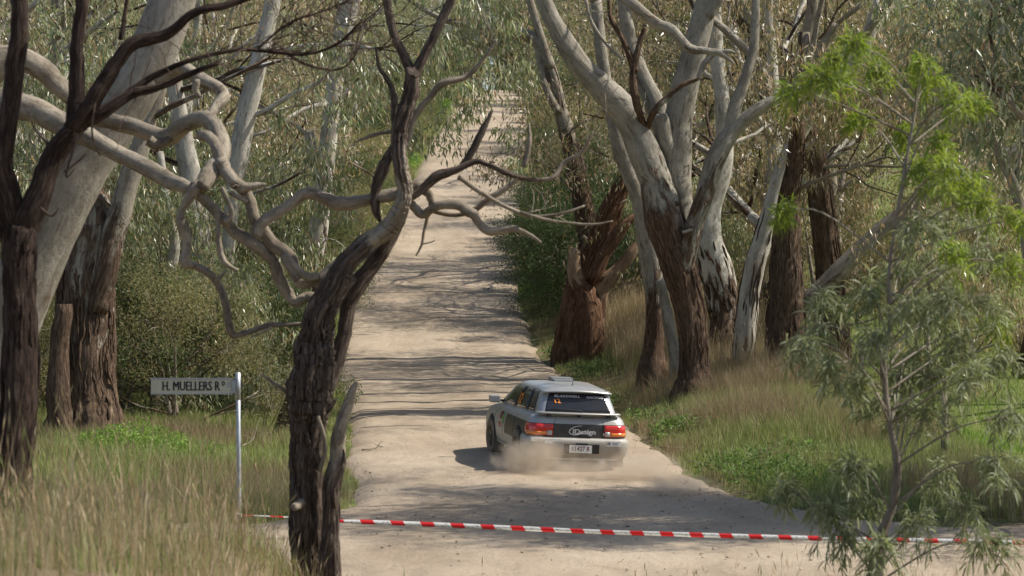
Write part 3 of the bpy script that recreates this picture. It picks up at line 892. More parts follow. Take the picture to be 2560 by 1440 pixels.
limb(T, [(1712, 790, 36, 60.2), (1708, 700, 46, 59.95), (1722, 615, 48, 59.8), (1746, 535, 44), (1770, 458, 46), (1792, 390, 52), (1828, 334, 44), (1872, 292, 36), (1916, 262, 30), (1962, 238, 24), (2010, 190, 18)], dd - .3, [.5, .5, .3, -.1, -.2], 16, .03, .05, 6)
limb(T, [(1826, 336, 34), (1840, 262, 34), (1862, 200, 28), (1885, 110, 24), (1890, -20, 20)], dd - .3, -.2, 12, .02, .05)
limb(T, [(1688, 400, 54), (1662, 330, 56), (1632, 250, 50), (1602, 180, 44), (1572, 90, 36), (1550, -40, 30)], dd + .8, [0, 0, .3, .2], 14, .03, .05)
limb(T, [(1690, 450, 40, 60.45), (1676, 400, 44, 60.25), (1660, 340, 42), (1655, 300, 38), (1652, 285, 34)], dd + .1, -.3, 12)
p, r = limb(T, [(1616, 340, 18, 60.0), (1604, 300, 18, 59.75), (1592, 262, 21), (1582, 190, 19), (1596, 120, 14), (1612, 70, 10)], dd - .5, [.8, .8, .7], 9, .05, .08)
twigs(T, p, r, 6, .8, rgd, r=.012)
p, r = limb(T, [(1616, 338, 16, 60.0), (1622, 306, 15, 59.75), (1634, 282, 15), (1672, 240, 14), (1708, 212, 13), (1745, 196, 12)], dd - .6, .6, 8)
p, r = limb(T, [(1590, 180, 17), (1576, 140, 16), (1552, 92, 14), (1526, 40, 12), (1520, -20, 10)], dd - .5, .7, 8)
p, r = limb(T, [(1560, 150, 8), (1520, 115, 9), (1480, 60, 10), (1465, 0, 8)], dd - .7, -.1, 7)
twigs(T, p, r, 8, .9, rgd, r=.010)
p, r = limb(T, [(1345, -60, 32), (1410, -95, 32, 59), (1490, -62, 31, 58), (1562, -4, 30, 57), (1630, 52, 29, 57), (1680, 76, 30, 57), (1722, 118, 25, 57), (1760, 128, 20, 57), (1800, 134, 16, 57), (1836, 160, 6, 57)], dd, [0, .1, .3, .4, .4], 10, .03, .06, 6)
limb(T, [(1795, 136, 12, 57), (1820, 128, 10, 57), (1838, 132, 5, 57)], dd, .3, 7)
p, r = limb(T, [(1700, -60, 20), (1740, 20, 19), (1790, 55, 20), (1850, 110, 22), (1890, 155, 20), (1918, 205, 18), (1925, 260, 14)], dd + 1.5, .3, 9)
twigs(T, p, r, 8, .9, rgd, r=.010)
p, r = limb(T, [(1745, 200, 12), (1760, 160, 16), (1790, 130, 14)], dd, .3, 7)
# rear pale stem
limb(T, [(1632, 930, 80), (1634, 870, 54), (1640, 780, 46), (1628, 650, 56), (1602, 510, 46), (1572, 430, 42), (1545, 350, 42), (1530, 270, 36), (1505, 150, 32), (1490, 0, 28)], dd + 3.5, [1, .9, .3, -.3, -.3, -.3], 16, .03, .05, 6)
limb(T, [(1690, 900, 36), (1675, 830, 30), (1665, 770, 26), (1650, 700, 24)], dd + 3, [.1, -.3, -.3], 12, .03, .1)
limb(T, [(1662, 590, 20), (1672, 545, 26), (1690, 505, 22)], dd - .2, .8, 9, .08)
limb(T, [(1706, 580, 9), (1720, 578, 10), (1732, 574, 5)], dd - .5, -.4, 6)
for k, (px, py, D, d, ln, lv) in enumerate([(1335, -110, 60, (-.5, .1, .8), 4.5, 2), (1795, -170, 60, (.1, .2, 1), 5, 2), (1890, -20, 60, (.4, -.2, .8), 4, 2), (1550, -40, 61, (-.2, .4, .8), 4, 2), (2010, 190, 60, (.7, -.2, .3), 2.5, 2), (1490, 0, 63, (-.3, .2, .8), 3.5, 2), (1690, -60, 61, (-.2, -.3, .9), 4, 2)]):
    extra_crown(T, Lf, at(px, py, D), d, ln, .13, lv, 410 + k)
under(big, T.build('trunk', GUM_GREY, link=False), 'trunk')
under(big, Lf.build('crown', LEAF, link=False), 'crown', 'stuff')

BROWNISH = dict(pal=BRN, prob=BRN_P, dead=.9, crad=.42, cn=70, droop=1.2, tipup=-.2, kids=(4, 3, 3))
verge_gum(42, 'pale_butted_gum_tree', 'thick pale gum trunk with brown skirt of bark behind the dark leaning trunk', 66,
          [([(1816, 860, 110), (1815, 800, 78), (1806, 740, 82), (1786, 660, 82), (1770, 600, 76), (1776, 520, 60), (1800, 440, 52), (1812, 370, 44), (1806, 260, 40), (1790, 100, 36), (1785, -60, 30)], [1, .75, .4, -.1, -.4, -.4, -.2])], GUM_PALE,
          [(1786, -40, 66, (.2, .1, 1), 3.6, .13, 2, {}), (1810, 370, 66, (.7, .3, .4), 2.4, .05, 2, BROWNISH)])
verge_gum(43, 'mottled_white_gum_tree', 'mottled white gum stem leaning right beside the brown stringy trunk', 63,
          [([(1850, 1010, 80), (1855, 935, 62), (1860, 850, 55), (1872, 750, 55), (1892, 650, 50), (1916, 570, 47), (1942, 480, 45), (1966, 400, 42), (2010, 310, 40), (2060, 240, 44), (2112, 186, 42), (2160, 120, 36), (2200, 0, 30)], [.9, .5, .05, -.3, -.4, 0, 0, -.2, -.2])], GUM_PALE,
          [(2110, 190, 63, (.4, .2, .8), 3.2, .10, 2, BROWNISH), (1960, 400, 63, (.5, -.5, .2), 2.4, .05, 2, BROWNISH), (1990, 340, 63, (-.3, -.6, .2), 2.2, .05, 2, BROWNISH), (2060, 240, 63, (.5, -.5, 0), 2.4, .05, 2, BROWNISH)])
verge_gum(44, 'stringybark_tree', 'dark reddish stringy-barked trunk beside the mottled white stem', 62,
          [([(1968, 1060, 160), (1968, 990, 118), (1970, 900, 106), (1966, 800, 96), (1964, 700, 82), (1966, 620, 72), (1972, 500, 54), (1990, 400, 42), (2000, 250, 36), (2010, 80, 30)], [1.2, 1.2, 1.1, 1, 1, .8, .4]),
           ([(1975, 830, 36), (2010, 760, 40), (2080, 695, 44), (2200, 575, 44), (2330, 485, 50), (2450, 425, 50), (2570, 365, 46), (2680, 300, 40)], [.9, .5, .2, .1, .1])], GUM,
          [(2000, 250, 62, (.2, -.2, .9), 3, .08, 2, BROWNISH), (1980, 480, 62, (.6, -.5, .2), 2.4, .05, 2, BROWNISH), (2570, 365, 62, (.6, .6, .9), 2, .05, 1, BROWNISH)])
verge_gum(45, 'forked_edge_sapling', 'bare forked grey sapling leaning at the paddock fence', 50,
          [([(2620, 1150, 40), (2590, 760, 36), (2545, 500, 28), (2502, 392, 24), (2470, 318, 19), (2440, 240, 12)], [.3, 0, 0]),
           ([(2548, 510, 16), (2546, 420, 16), (2552, 350, 12)], [0, 0])], GUM, [])
verge_gum(46, 'overhanging_gum_tree', 'bare pinkish limb reaching over the road from a gum on the right', 76,
          [([(1480, 780, 60), (1470, 600, 50), (1440, 420, 46), (1418, 330, 40), (1400, 270, 34), (1376, 170, 30), (1345, 110, 30), (1308, 84, 30), (1262, 72, 26), (1200, 62, 20), (1140, 58, 16), (1090, 40, 14), (1040, 10, 12), (1000, -20, 10)], [1, .9, .4, .2, 0, 0, 0, 0]),
           ([(1345, 112, 18), (1352, 160, 18), (1366, 220, 18), (1396, 285, 22)], [.1, .2]),
           ([(1376, 172, 26), (1350, 90, 22), (1330, 20, 20), (1310, -60, 18)], [0, 0]),
           ([(1215, 66, 12), (1190, 20, 10), (1160, -30, 8)], [0, 0])], GUM,
          [(1310, -50, 76, (-.2, .1, 1), 3.6, .08, 2, {}), (1040, 10, 76, (-.6, 0, .4), 2, .03, 1, {}), (1420, 330, 76, (.5, -.5, .2), 2.2, .04, 2, LOW)])
verge_gum(47, 'high_limbed_gum_tree', 'rough dark gum limb forking high above the mottled white stem', 70,
          [([(2090, 900, 80), (2070, 640, 66), (2040, 420, 60), (2000, 250, 58), (1965, 165, 58), (1920, 118, 54), (1872, 62, 50), (1835, -10, 48), (1810, -120, 40)], [1, .8, .5, .5, .4]),
           ([(1990, 230, 34), (2010, 130, 32), (2030, 20, 28), (2040, -80, 24)], [.3, .2]),
           ([(2000, 250, 30), (2050, 130, 26), (2090, 60, 22)], [.2, .2])], GUM,
          [(1815, -100, 70, (-.2, .1, 1), 4, .12, 2, BROWNISH), (2040, -70, 70, (.2, .1, .9), 4, .09, 2, BROWNISH), (2090, 60, 70, (.7, -.3, .3), 3, .06, 2, BROWNISH), (2040, 420, 70, (.7, -.4, .3), 2.6, .05, 2, BROWNISH)])
# fallen reddish stump with a sawn limb
T = Tubes(48)
dd = 75.0
b0 = at(1450, 790, dd)
st = hero('sawn_stump', 'splintered reddish stump with a sawn pale limb above the dry grass', b0[0], b0[1])
st['category'] = 'stump'
p, r = limb(T, [(1436, 850, 100), (1446, 770, 84), (1464, 690, 74), (1496, 600, 60), (1530, 520, 50), (1556, 460, 36), (1570, 430, 14)], dd, 1.2, 24, .12, .06, 6)
T.strips(p, r, 120, .0, 1.0, .16, (.4, 1.4), 1.1)
limb(T, [(1470, 760, 60), (1440, 690, 40), (1436, 640, 34), (1440, 622, 30)], dd - .3, [1.2, .8, -.3, -.5], 14, .06, .05)
limb(T, [(1500, 740, 40), (1540, 680, 36), (1580, 630, 28), (1600, 600, 12)], dd - .2, [.6, .2, -.2], 12, .08, .1)
limb(T, [(1480, 700, 30), (1510, 640, 36), (1550, 575, 30), (1590, 540, 12)], dd - .4, 1, 12, .12, .1)
under(st, T.build('trunk', RUSTY, link=False), 'trunk')

# ---- the wattle sapling in front on the right
T = Tubes(51); Lf = Leaves(51)
rgw = np.random.RandomState(51)
dd = 24.5
b0 = at(2190, 1440, dd)
wat = hero('wattle_sapling', 'feathery wattle sapling with bright lime tips on the near bank', b0[0], b0[1])
main = [(2180, 1640, 56), (2190, 1460, 44), (2204, 1340, 30), (2234, 1250, 22), (2245, 1160, 21), (2230, 1090, 16), (2214, 1000, 15), (2210, 900, 13), (2226, 820, 14), (2224, 700, 12), (2240, 560, 10), (2262, 420, 9), (2290, 260, 7), (2312, 150, 4)]
mp, mr = limb(T, main, dd, [.5, .2, .0, -.2], 10, .02, .06, 6, .02)
LIME = np.array([(.24, .32, .04), (.30, .36, .05), (.18, .27, .04), (.22, .28, .06)]); LIME_P = [.35, .25, .25, .15]
SAGE = np.array([(.23, .265, .13), (.30, .33, .20), (.165, .205, .09), (.35, .37, .25)]); SAGE_P = [.35, .25, .25, .15]
def spray(px, py, rad, D, pal, prob, n=7, ln=.13):
    c = at(px, py, D)
    R_ = rad / F * D
    # nearest point on the stem below carries the branchlet
    k = int(np.argmin(np.abs(mp[:, 2] - (c[2] - .35)) + .2 * np.linalg.norm(mp[:, :2] - c[:2], axis=1)))
    a = mp[k]
    mid = a * .45 + c * .55 + np.array([0, 0, .12]) + rgw.randn(3) * .05
    Q = catmull([a, mid, c + np.array([0, 0, R_ * .3])], n_per=5)
    T.add(Q, np.linspace(min(.011, mr[k] * .8), .004, len(Q)), 5, bark=.2)
    for s in range(n):
        st_ = Q[rgw.randint(len(Q) * 2 // 3, len(Q))]
        off = unit(rgw.randn(3) * np.array([1, 1, .75])) * R_ * (.4 + .6 * rgw.rand())
        e = c + off
        sp = catmull([st_, (st_ + e) / 2 + np.array([0, 0, .06]), e, e + np.array([off[0] * .2, off[1] * .2, -R_ * .35])], n_per=4)
        T.add(sp, np.linspace(.004, .0016, len(sp)), 3, bark=.0)
        m = 24
        i = rgw.randint(2, len(sp), m)
        base = sp[i] + rgw.randn(m, 3) * .01
        d = rgw.randn(m, 3) * .75 + unit(off) * .5
        d[:, 2] -= .55 if pal is SAGE else .0
        C = pal[rgw.choice(4, m, p=prob)] * (1 + .3 * (rgw.rand(m, 1) - .5))
        Lf.add(base, unit(d), ln * (.6 + .7 * rgw.rand(m)), .013 * (.7 + .6 * rgw.rand(m)), C)
for (px, py, rd) in [(1975, 232, 50), (2040, 205, 50), (2080, 165, 50), (2130, 130, 40), (2160, 165, 48), (2195, 190, 42), (2090, 215, 40), (2305, 170, 40), (2330, 215, 46), (2390, 265, 50), (2435, 262, 30), (2150, 312, 40), (2330, 375, 55), (2270, 355, 40), (2380, 430, 55), (2480, 520, 55), (2350, 480, 50), (2540, 560, 50), (2440, 470, 45), (2290, 440, 45), (1955, 540, 26), (2400, 650, 40), (2540, 680, 46), (2500, 820, 40)]:
    spray(px, py, rd, dd + rgw.randn() * .5, LIME, LIME_P, 8, .13)
for (px, py, rd) in [(2300, 600, 80), (2390, 570, 80), (2470, 650, 80), (2250, 690, 70), (2340, 700, 85), (2170, 740, 60), (2060, 770, 60), (2030, 850, 60), (1985, 880, 50), (2340, 820, 85), (2450, 780, 80), (2410, 880, 80), (2300, 900, 70), (2350, 960, 75), (2440, 960, 70), (2270, 1040, 60), (2330, 1060, 60), (2120, 960, 55), (2190, 1010, 50), (2070, 930, 45), (2180, 860, 55), (2130, 1180, 45), (1950, 1230, 45), (2170, 1270, 60), (2090, 1340, 60), (2290, 1330, 70), (2420, 1290, 70), (2360, 1190, 70), (2500, 1180, 65), (2530, 1060, 60), (2060, 1290, 50), (2480, 1380, 60), (2200, 1390, 50), (2510, 930, 60), (2250, 960, 50), (2380, 760, 70), (2280, 780, 60)]:
    spray(px, py, rd, dd + rgw.randn() * .6, SAGE, SAGE_P, 10, .15)
under(wat, T.build('trunk', GUM, link=False), 'trunk')
under(wat, Lf.build('crown', SOFT, link=False, segs=2), 'crown', 'stuff')

# ------------------------------------------------------------------ the woodland on both sides
rgf = np.random.RandomState(77)
TALL = [gum_meshes(100 + k, h, cl, r, spread=sp, pal=BRN if pr == 'B' else EUC, prob=BRN_P if pr == 'B' else pr, mat=mt, nlimbs=6) for k, (h, cl, r, sp, pr, mt) in enumerate([
    (13.5, .30, .30, 1.0, EUC_P, GUM_PALE), (12.5, .22, .26, 1.1, EUC_P, GUM), (14.5, .38, .34, 1.1, EUC_P, GUM_GREY),
    (11.5, .18, .24, 1.2, 'B', GUM), (13.0, .28, .30, 1.0, 'B', GUM_PALE)])]
YOUNG = [gum_meshes(200 + k, h, .06, r, spread=1.15, levels=3, kids=(4, 3, 3), crad=.42, cn=62, L=.19, W=.038, pal=BRN if pr == 'B' else EUC, prob=BRN_P if pr == 'B' else pr, droop=1.4,
                    limb=.28, up=.02, tipup=-.25, bark_h=.15, mat=mt, stems=st_, nlimbs=6) for k, (h, r, pr, mt, st_) in enumerate([
    (6.5, .10, EUC_P, GUM_PALE, 1), (5.5, .08, EUC_P, GUM, 2), (7.5, .12, 'B', GUM, 1), (6.0, .09, 'B', GUM_PALE, 2)])]
SHRUB = [gum_meshes(300 + k, h, .02, .05, spread=1.5, levels=2, kids=(5, 4), crad=.42, cn=95, L=l, W=w, pal=pl, prob=pp, droop=dr,
                    limb=.5, up=.04, tipup=.0, mat=GUM, stems=3, nlimbs=6, leafmat=SOFT) for k, (h, l, w, pl, pp, dr) in enumerate([
    (2.6, .10, .020, BUSH, BUSH_P, .35), (3.0, .11, .024, BUSH, BUSH_P, .5), (2.8, .07, .010, TEA, TEA_P, .0), (2.2, .08, .012, TEA, TEA_P, .1)])]

FAR = [gum_meshes(400 + k, h, .12, .26, spread=1.15, crad=1.0, cn=60, L=.26, W=.07, prob=pr, nlimbs=7) for k, (h, pr) in enumerate([(12, EUC_P), (13.5, EUC_P), (11, EUC_BROWN_P)])]

LT = ('eucalyptus_tree', 'tall eucalyptus in the woodland left of the gravel road', 'eucalyptus trees left of the road')
RT = ('eucalyptus_tree', 'tall eucalyptus in the row right of the gravel road', 'eucalyptus trees right of the road')
LY = ('young_eucalyptus', 'young eucalyptus with low drooping foliage in the scrub left of the road', 'young eucalypts left of the road')
RY = ('young_eucalyptus', 'young eucalyptus with low drooping foliage on the bank right of the road', 'young eucalypts right of the road')
LS = ('olive_shrub', 'twiggy olive shrub in the undergrowth left of the road', 'shrubs left of the road')
RS = ('leafy_bush', 'dense dark green bush beside the right road edge', 'bushes right of the road')
ND = ('distant_eucalyptus', 'far-off eucalyptus on the wooded rise at the top of the road', 'trees on the far rise')
LOOK = {}
for ms, names in ((TALL, ['tall pale-barked', 'tall brown-barked', 'tall grey-barked', 'tall low-crowned brownish', 'tall white-stemmed brownish']),
                  (YOUNG, ['slender pale young', 'twin-stemmed green young', 'brownish single-stemmed young', 'brownish twin-stemmed young']),
                  (SHRUB, ['dense dark green', 'broad-leaved dark green', 'fine-leaved olive', 'low fine-leaved olive']),
                  (FAR, ['round-crowned', 'tall olive', 'brownish'])):
    for m_, nm in zip(ms, names):
        LOOK[m_[0].name] = nm
def put(kind, spec, x, y, s=1.0, rot=None, sink=0.0):
    m = kind[rgf.randint(len(kind))] if isinstance(kind, list) else kind
    where = 'along the lower road' if y < 80 else 'halfway up the climb' if y < 130 else 'towards the hilltop' if y < 240 else 'on the crest of the hill'
    what = {'eucalyptus_tree': 'eucalyptus', 'young_eucalyptus': 'eucalyptus with drooping leaves', 'olive_shrub': 'shrub', 'leafy_bush': 'bush', 'distant_eucalyptus': 'far-off eucalyptus'}[spec[0]]
    side = 'left' if x < float(road_c(np.array([y]))[0]) else 'right'
    lab = '%s %s %s, %s of the gravel' % (LOOK[m[0].name], what, where, side)
    spec = (spec[0], lab, spec[2])
    return put_tree(m, spec[0], spec[1], 'bush' if 'shrub' in spec[0] or 'bush' in spec[0] else 'tree', x, y, rgf.rand() * 6.28 if rot is None else rot, s * (.9 + .25 * rgf.rand()), spec[2], sink)

# left woodland
for (x, y) in [(-14.5, 62), (-11.5, 71), (-18, 76), (-7.6, 84), (-12, 86), (-17, 90), (-7.4, 98), (-11, 104), (-17, 106), (-7.6, 116), (-12, 122), (-18, 128), (-7.2, 134), (-13, 140), (-20, 146)]:
    put(TALL, LT, x - (0 if y < 80 else 2.0 if y < 110 else 3.6), y)
for (x, y) in [(-9.0, 53.5), (-11.5, 57), (-7.8, 60), (-6.6, 64.5), (-9.8, 65), (-7.2, 70), (-9, 77), (-6.9, 79), (-11, 80), (-8, 90), (-6.8, 94), (-7.0, 106), (-9.5, 110), (-7.0, 124), (-9, 130), (-13.5, 54.5), (-6.4, 87), (-6.6, 113), (-5.4, 58.0), (-13, 64), (-15, 68)]:
    put([YOUNG[0], YOUNG[1], YOUNG[0], YOUNG[1], YOUNG[3]], LY, x - (1.5 if y < 75 else 2.4), y, .9)
for (x, y) in [(-6.4, 55.5), (-7.6, 56.5), (-8.6, 58), (-5.6, 62), (-7.2, 66), (-6.2, 69), (-5.9, 73), (-6.6, 76), (-8.2, 68), (-10, 60), (-11.2, 54), (-6.2, 83), (-6.4, 90), (-6.2, 101), (-6.0, 109), (-6.0, 119), (-6.2, 128), (-9.6, 55), (-6.4, 96)]:
    put(SHRUB[2:] if rgf.rand() < .7 else SHRUB[:2], LS, x, y)
# right row
for (x, y) in [(6.8, 69.5), (6.6, 75.0), (5.0, 87.5), (9.2, 86), (5.2, 93), (4.9, 99), (5.4, 103), (9.5, 100), (4.6, 117), (8.5, 114), (5.2, 127), (9.5, 130), (5.0, 138), (10, 146), (13, 73), (15, 92)]:
    put([TALL[3], TALL[4], TALL[2]], RT, x + (0 if y < 110 else 1.6), y, 1.05 if y < 110 else .95)
for (x, y) in [(4.2, 82), (7.2, 74), (9.4, 70), (6.8, 83), (5.2, 92), (3.9, 98), (8, 93), (4.2, 106), (6.8, 108), (4.4, 122), (7, 124), (11.5, 78)]:
    put([YOUNG[2], YOUNG[3], YOUNG[1]], RY, x + (.6 if y < 84 else 2.0), y, .85)
for (x, y) in [(2.0, 86), (2.4, 89), (1.6, 93), (2.9, 84), (3.0, 92), (1.5, 98), (2.2, 103), (1.9, 110), (2.4, 117), (2.0, 125), (3.2, 97), (2.6, 108)]:
    put(SHRUB[:2], RS, x, y, 1.0)
# the rise at the top
for y in (152, 162, 173, 185, 198, 212, 228, 246, 266, 288, 312):
    hw = y * .19
    x = -hw
    while x < hw:
        c = float(road_c(np.array([y]))[0])
        xx, yy = x + rgf.randn() * 1.0, y + rgf.randn() * 3.0
        c = float(road_c(np.array([yy]))[0])
        if abs(xx - c) > (10.0 if xx < c else 8.6) and not (xx - c > 14 and y < 200 and rgf.rand() < .75):
            put(FAR if rgf.rand() < .8 else YOUNG, ND, xx, yy, .95)
        x += 5.6 if abs(x) < 30 else 8.5
for xx in np.arange(-52, 60, 5.0):
    put(FAR, ND, xx + rgf.randn(), 344 + rgf.randn() * 4, 1.15)
for xx in np.arange(-18, 19, 4.0):
    put(FAR, ND, xx + rgf.randn(), 356 + rgf.randn() * 3, 1.25)
for y in np.arange(134, 330, 8.0):
    for sgn in (-1, 1):
        c = float(road_c(np.array([y]))[0])
        put(SHRUB, LS if sgn < 0 else RS, c + sgn * (4.6 + rgf.rand()), y + rgf.randn(), 1.0)
# trees outside the frame on the right whose shade falls over the junction
for q_, (x, y) in enumerate([(15.5, 66.0)]):
    put_tree(TALL[2], 'eucalyptus_tree', ['tall grey eucalyptus rising behind the wattle sapling', 'tall grey eucalyptus behind the stringy-barked trunk'][q_], 'tree', x, y, 1.3 + q_ * 2, .95, None)
NARROW = gum_meshes(500, 14.5, .42, .22, spread=.8, limb=.15, crad=.7, cn=70, nlimbs=9, kids=(4, 4, 4))
SHADE = []
for q_, (x, y, sc_, lb) in enumerate([(8.9, 42.5, 1.0, 'narrow eucalyptus overhanging the corner of the junction'), (10.6, 42.2, 1.12, 'tallest narrow eucalyptus just behind the junction corner'),
                                      (9.9, 41.0, .92, 'shorter narrow eucalyptus beside the cross road'), (12.4, 42.8, 1.15, 'slim eucalyptus at the paddock corner')]):
    SHADE.append(put_tree(NARROW, 'eucalyptus_tree', lb, 'tree', x, y, 1.7 * q_, sc_, None))

# ------------------------------------------------------------------ grass, weeds, stones
def blades(name, pts, H, W, C, label, cat, mat=GRASS, lean=.35, seed=1, heads=None):
    """one mass of curved tapering blades; C per blade"""
    rg = np.random.RandomState(seed)
    n = len(pts)
    x, y = pts[:, 0], pts[:, 1]
    P = np.stack([x, y, ground_z(x, y) - .02], 1)
    a = rg.rand(n) * 6.283
    dirv = np.stack([np.cos(a), np.sin(a), np.zeros(n)], 1)
    a2 = rg.rand(n) * 6.283
    S = np.stack([np.cos(a2), np.sin(a2), np.zeros(n)], 1)
    H = H[:, None]; W = W[:, None]
    ln = lean * (.3 + rg.rand(n, 1) * 1.2)
    up = np.array([0, 0, 1.0])
    m1 = P + up * H * .5 + dirv * H * ln * .25
    tip = P + up * H * (1 - .25 * ln) + dirv * H * ln * .9
    V = np.stack([P - S * W * .5, P + S * W * .5, m1 - S * W * .4, m1 + S * W * .4, tip], 1).reshape(-1, 3)
    b = np.arange(n)[:, None] * 5
    Tr = np.vstack([b + np.array([t]) for t in ([0, 1, 3], [0, 3, 2], [2, 3, 4])])
    Cc = np.repeat(np.hstack([np.clip(C, 0, 1), np.ones((n, 1))]), 5, axis=0)
    if heads is not None and len(heads):
        hp = tip[heads]; hd = unit(tip[heads] - m1[heads])
        hl = .10 * (.6 + .8 * rg.rand(len(heads), 1)); hw = .006
        k = len(V)
        Sh = S[heads]
        HV = np.stack([hp - hd * hl * .6, hp + Sh * hw, hp - Sh * hw, hp + hd * hl * .6], 1).reshape(-1, 3)
        V = np.vstack([V, HV])
        hb = k + np.arange(len(heads))[:, None] * 4
        Tr = np.vstack([Tr, hb + np.array([[0, 1, 3]]), hb + np.array([[0, 3, 2]])])
        Cc = np.vstack([Cc, np.repeat(np.hstack([np.clip(C[heads] * 1.05, 0, 1), np.ones((len(heads), 1))]), 4, axis=0)])
    o = mk(name, V, [Tr], mat, None, {'tint': Cc}, smooth=False)
    return tag(o, label, cat, kind='stuff')

GREEN = np.array([(.22, .265, .085), (.28, .325, .11), (.155, .20, .06), (.33, .34, .16), (.25, .255, .125)])
STRAW = 1.2 * np.array([(.32, .25, .16), (.41, .335, .235), (.25, .19, .115), (.20, .17, .10), (.35, .25, .165)])
rgg = np.random.RandomState(9)
def scatter(n, x0, x1, y0, y1, cond, clump=0.0):
    p = np.stack([x0 + (x1 - x0) * rgg.rand(n), y0 + (y1 - y0) * rgg.rand(n)], 1)
    if clump:
        k = max(8, n // 26)
        c = np.stack([x0 + (x1 - x0) * rgg.rand(k), y0 + (y1 - y0) * rgg.rand(k)], 1)
        p = c[rgg.randint(0, k, n)] + rgg.randn(n, 2) * clump
    return p[cond(p[:, 0], p[:, 1])]
def pick(pal, n):
    return pal[rgg.randint(0, len(pal), n)] * (1 + .3 * (rgg.rand(n, 1) - .5))
off = lambda a, b=99: (lambda x, y: (road_d(x, y) > a) & (road_d(x, y) < b))

# right bank, green and straw
p = np.vstack([scatter(48000, 2.2, 9.5, 41, 66, off(.0, 5)), scatter(24000, 2.2, 9.5, 41, 66, off(.05, 5), .10), scatter(30000, 0, 8, 64, 90, off(.0, 6), .12)])
n = len(p); t = fbm(p[:, 0], p[:, 1], 2.2); e = road_d(p[:, 0], p[:, 1])
dryf = np.clip((t - .50) * 4 + .45 + .5 * sstep(66, 78, p[:, 1]), 0, 1)
dry = rgg.rand(n) < dryf
C = np.where(dry[:, None], pick(STRAW, n) * .8, pick(GREEN, n))
H = (.20 + .42 * t + .12 * rgg.rand(n)) * (.45 + .55 * sstep(0, 1.4, e)) * np.where(dry, 1.35, 1.0)
blades('bank_grass', p, H, np.where(dry, .006, .011) * (.7 + .6 * rgg.rand(n)), C, 'mixed green and dry grass on the bank right of the car', 'grass', seed=3)

# tall straw-coloured grass higher on the right bank
p = np.vstack([scatter(46000, 1.6, 9.0, 70, 92, off(1.3, 7), .16), scatter(3500, 4.2, 9, 60, 70, off(2.0, 5), .14)])
n = len(p)
blades('dry_bank_grass', p, .55 + .55 * rgg.rand(n) + .35 * fbm(p[:, 0], p[:, 1], 2.0), .007 * (.7 + .7 * rgg.rand(n)), pick(STRAW, n),
       'tall straw-coloured grass between the stump and the pale trunks', 'grass', lean=.30, seed=4, heads=np.arange(0, n, 5))

# left verge
p = np.vstack([scatter(60000, -12, -2.0, 41, 66, off(.0)), scatter(24000, -12, -2.0, 41, 66, off(.05), .10), scatter(26000, -11, -4, 64, 100, off(.0, 4), .12)])
n = len(p); t = fbm(p[:, 0] + 40, p[:, 1], 2.2); e = road_d(p[:, 0], p[:, 1])
dryf = np.clip((t - .52) * 4 + .25 + .5 * sstep(-8.5, -10, p[:, 0]), 0, 1)
dry = rgg.rand(n) < dryf
C = np.where(dry[:, None], pick(STRAW, n) * .75, pick(GREEN, n) * 1.15)
H = (.16 + .34 * t + .12 * rgg.rand(n)) * (.45 + .55 * sstep(0, 1.2, e))
blades('verge_grass', p, H, np.where(dry, .006, .012) * (.7 + .6 * rgg.rand(n)), C, 'lush green grass on the left verge behind the street sign', 'grass', seed=5)

# upper verges
p = np.vstack([scatter(26000, -10, -3.5, 96, 200, off(.0, 4), .2), scatter(22000, 0, 6, 88, 200, off(.0, 3.5), .2)])
n = len(p); dry = rgg.rand(n) < .3
C = np.where(dry[:, None], pick(STRAW, n) * .8, pick(GREEN, n) * 1.1)
blades('roadside_grass', p, .25 + .4 * rgg.rand(n), .016 * (.7 + .6 * rgg.rand(n)), C, 'green grass fringing the road up the hill', 'grass', seed=6)

# paddock
p = scatter(150000, 6, 30, 44, 130, lambda x, y: (road_d(x, y) > 4.6) & (x < y * .19 + 3) & (rgg.rand(len(x)) < np.clip(60 / y, 0, 1) ** 1.5))
n = len(p)
blades('paddock_grass', p, .10 + .16 * rgg.rand(n), .014 * (p[:, 1] / 60) * (.7 + .6 * rgg.rand(n)), pick(GREEN, n) * np.array([.82, 1.10, .6]),
       'bright green pasture beyond the fence', 'grass', seed=7)

# near bank, tall dry stalks in front of the camera
p = np.vstack([scatter(14000, -7, -1.5, 13.5, 32.4, lambda x, y: (x < -.062 * y + .2 * rgg.randn(len(x))) & (x > -.20 * y) & (fbm(x, y, 1.6) > .38 + .2 * rgg.rand(len(x)) - .1), .16),
               scatter(2600, -2.4, 3.2, 26, 32.4, lambda x, y: y > 0, .14),
               scatter(3400, 3.0, 8, 20, 32.4, lambda x, y: (x > .105 * y), .14)])
n = len(p)
cen = (np.abs(p[:, 0] / p[:, 1]) < .09)
H = np.where(cen, .22 + .33 * rgg.rand(n), .22 + .50 * rgg.rand(n) + .45 * (rgg.rand(n) < .12) * rgg.rand(n)) * np.where(cen, 1, .65 + .7 * fbm(p[:, 0] + 9, p[:, 1], 1.2))
dry = rgg.rand(n) < .80
C = np.where(dry[:, None], pick(STRAW, n), pick(GREEN, n) * .9)
blades('tall_dry_grass', p, H, np.where(dry, .0045, .007) * (.7 + .6 * rgg.rand(n)), C, 'tall dry grass stalks on the near bank under the dark tree', 'grass', lean=.32, seed=8, heads=np.arange(0, n, 3))
p = np.vstack([scatter(5200, -7, -1.5, 17, 33, lambda x, y: (x < -.05 * y) & (x > -.20 * y), .2), scatter(1500, -2.5, 3.5, 29, 33, lambda x, y: y > 0, .12), scatter(2200, 3, 8, 24, 33, lambda x, y: x > .1 * y, .15)])
n = len(p)
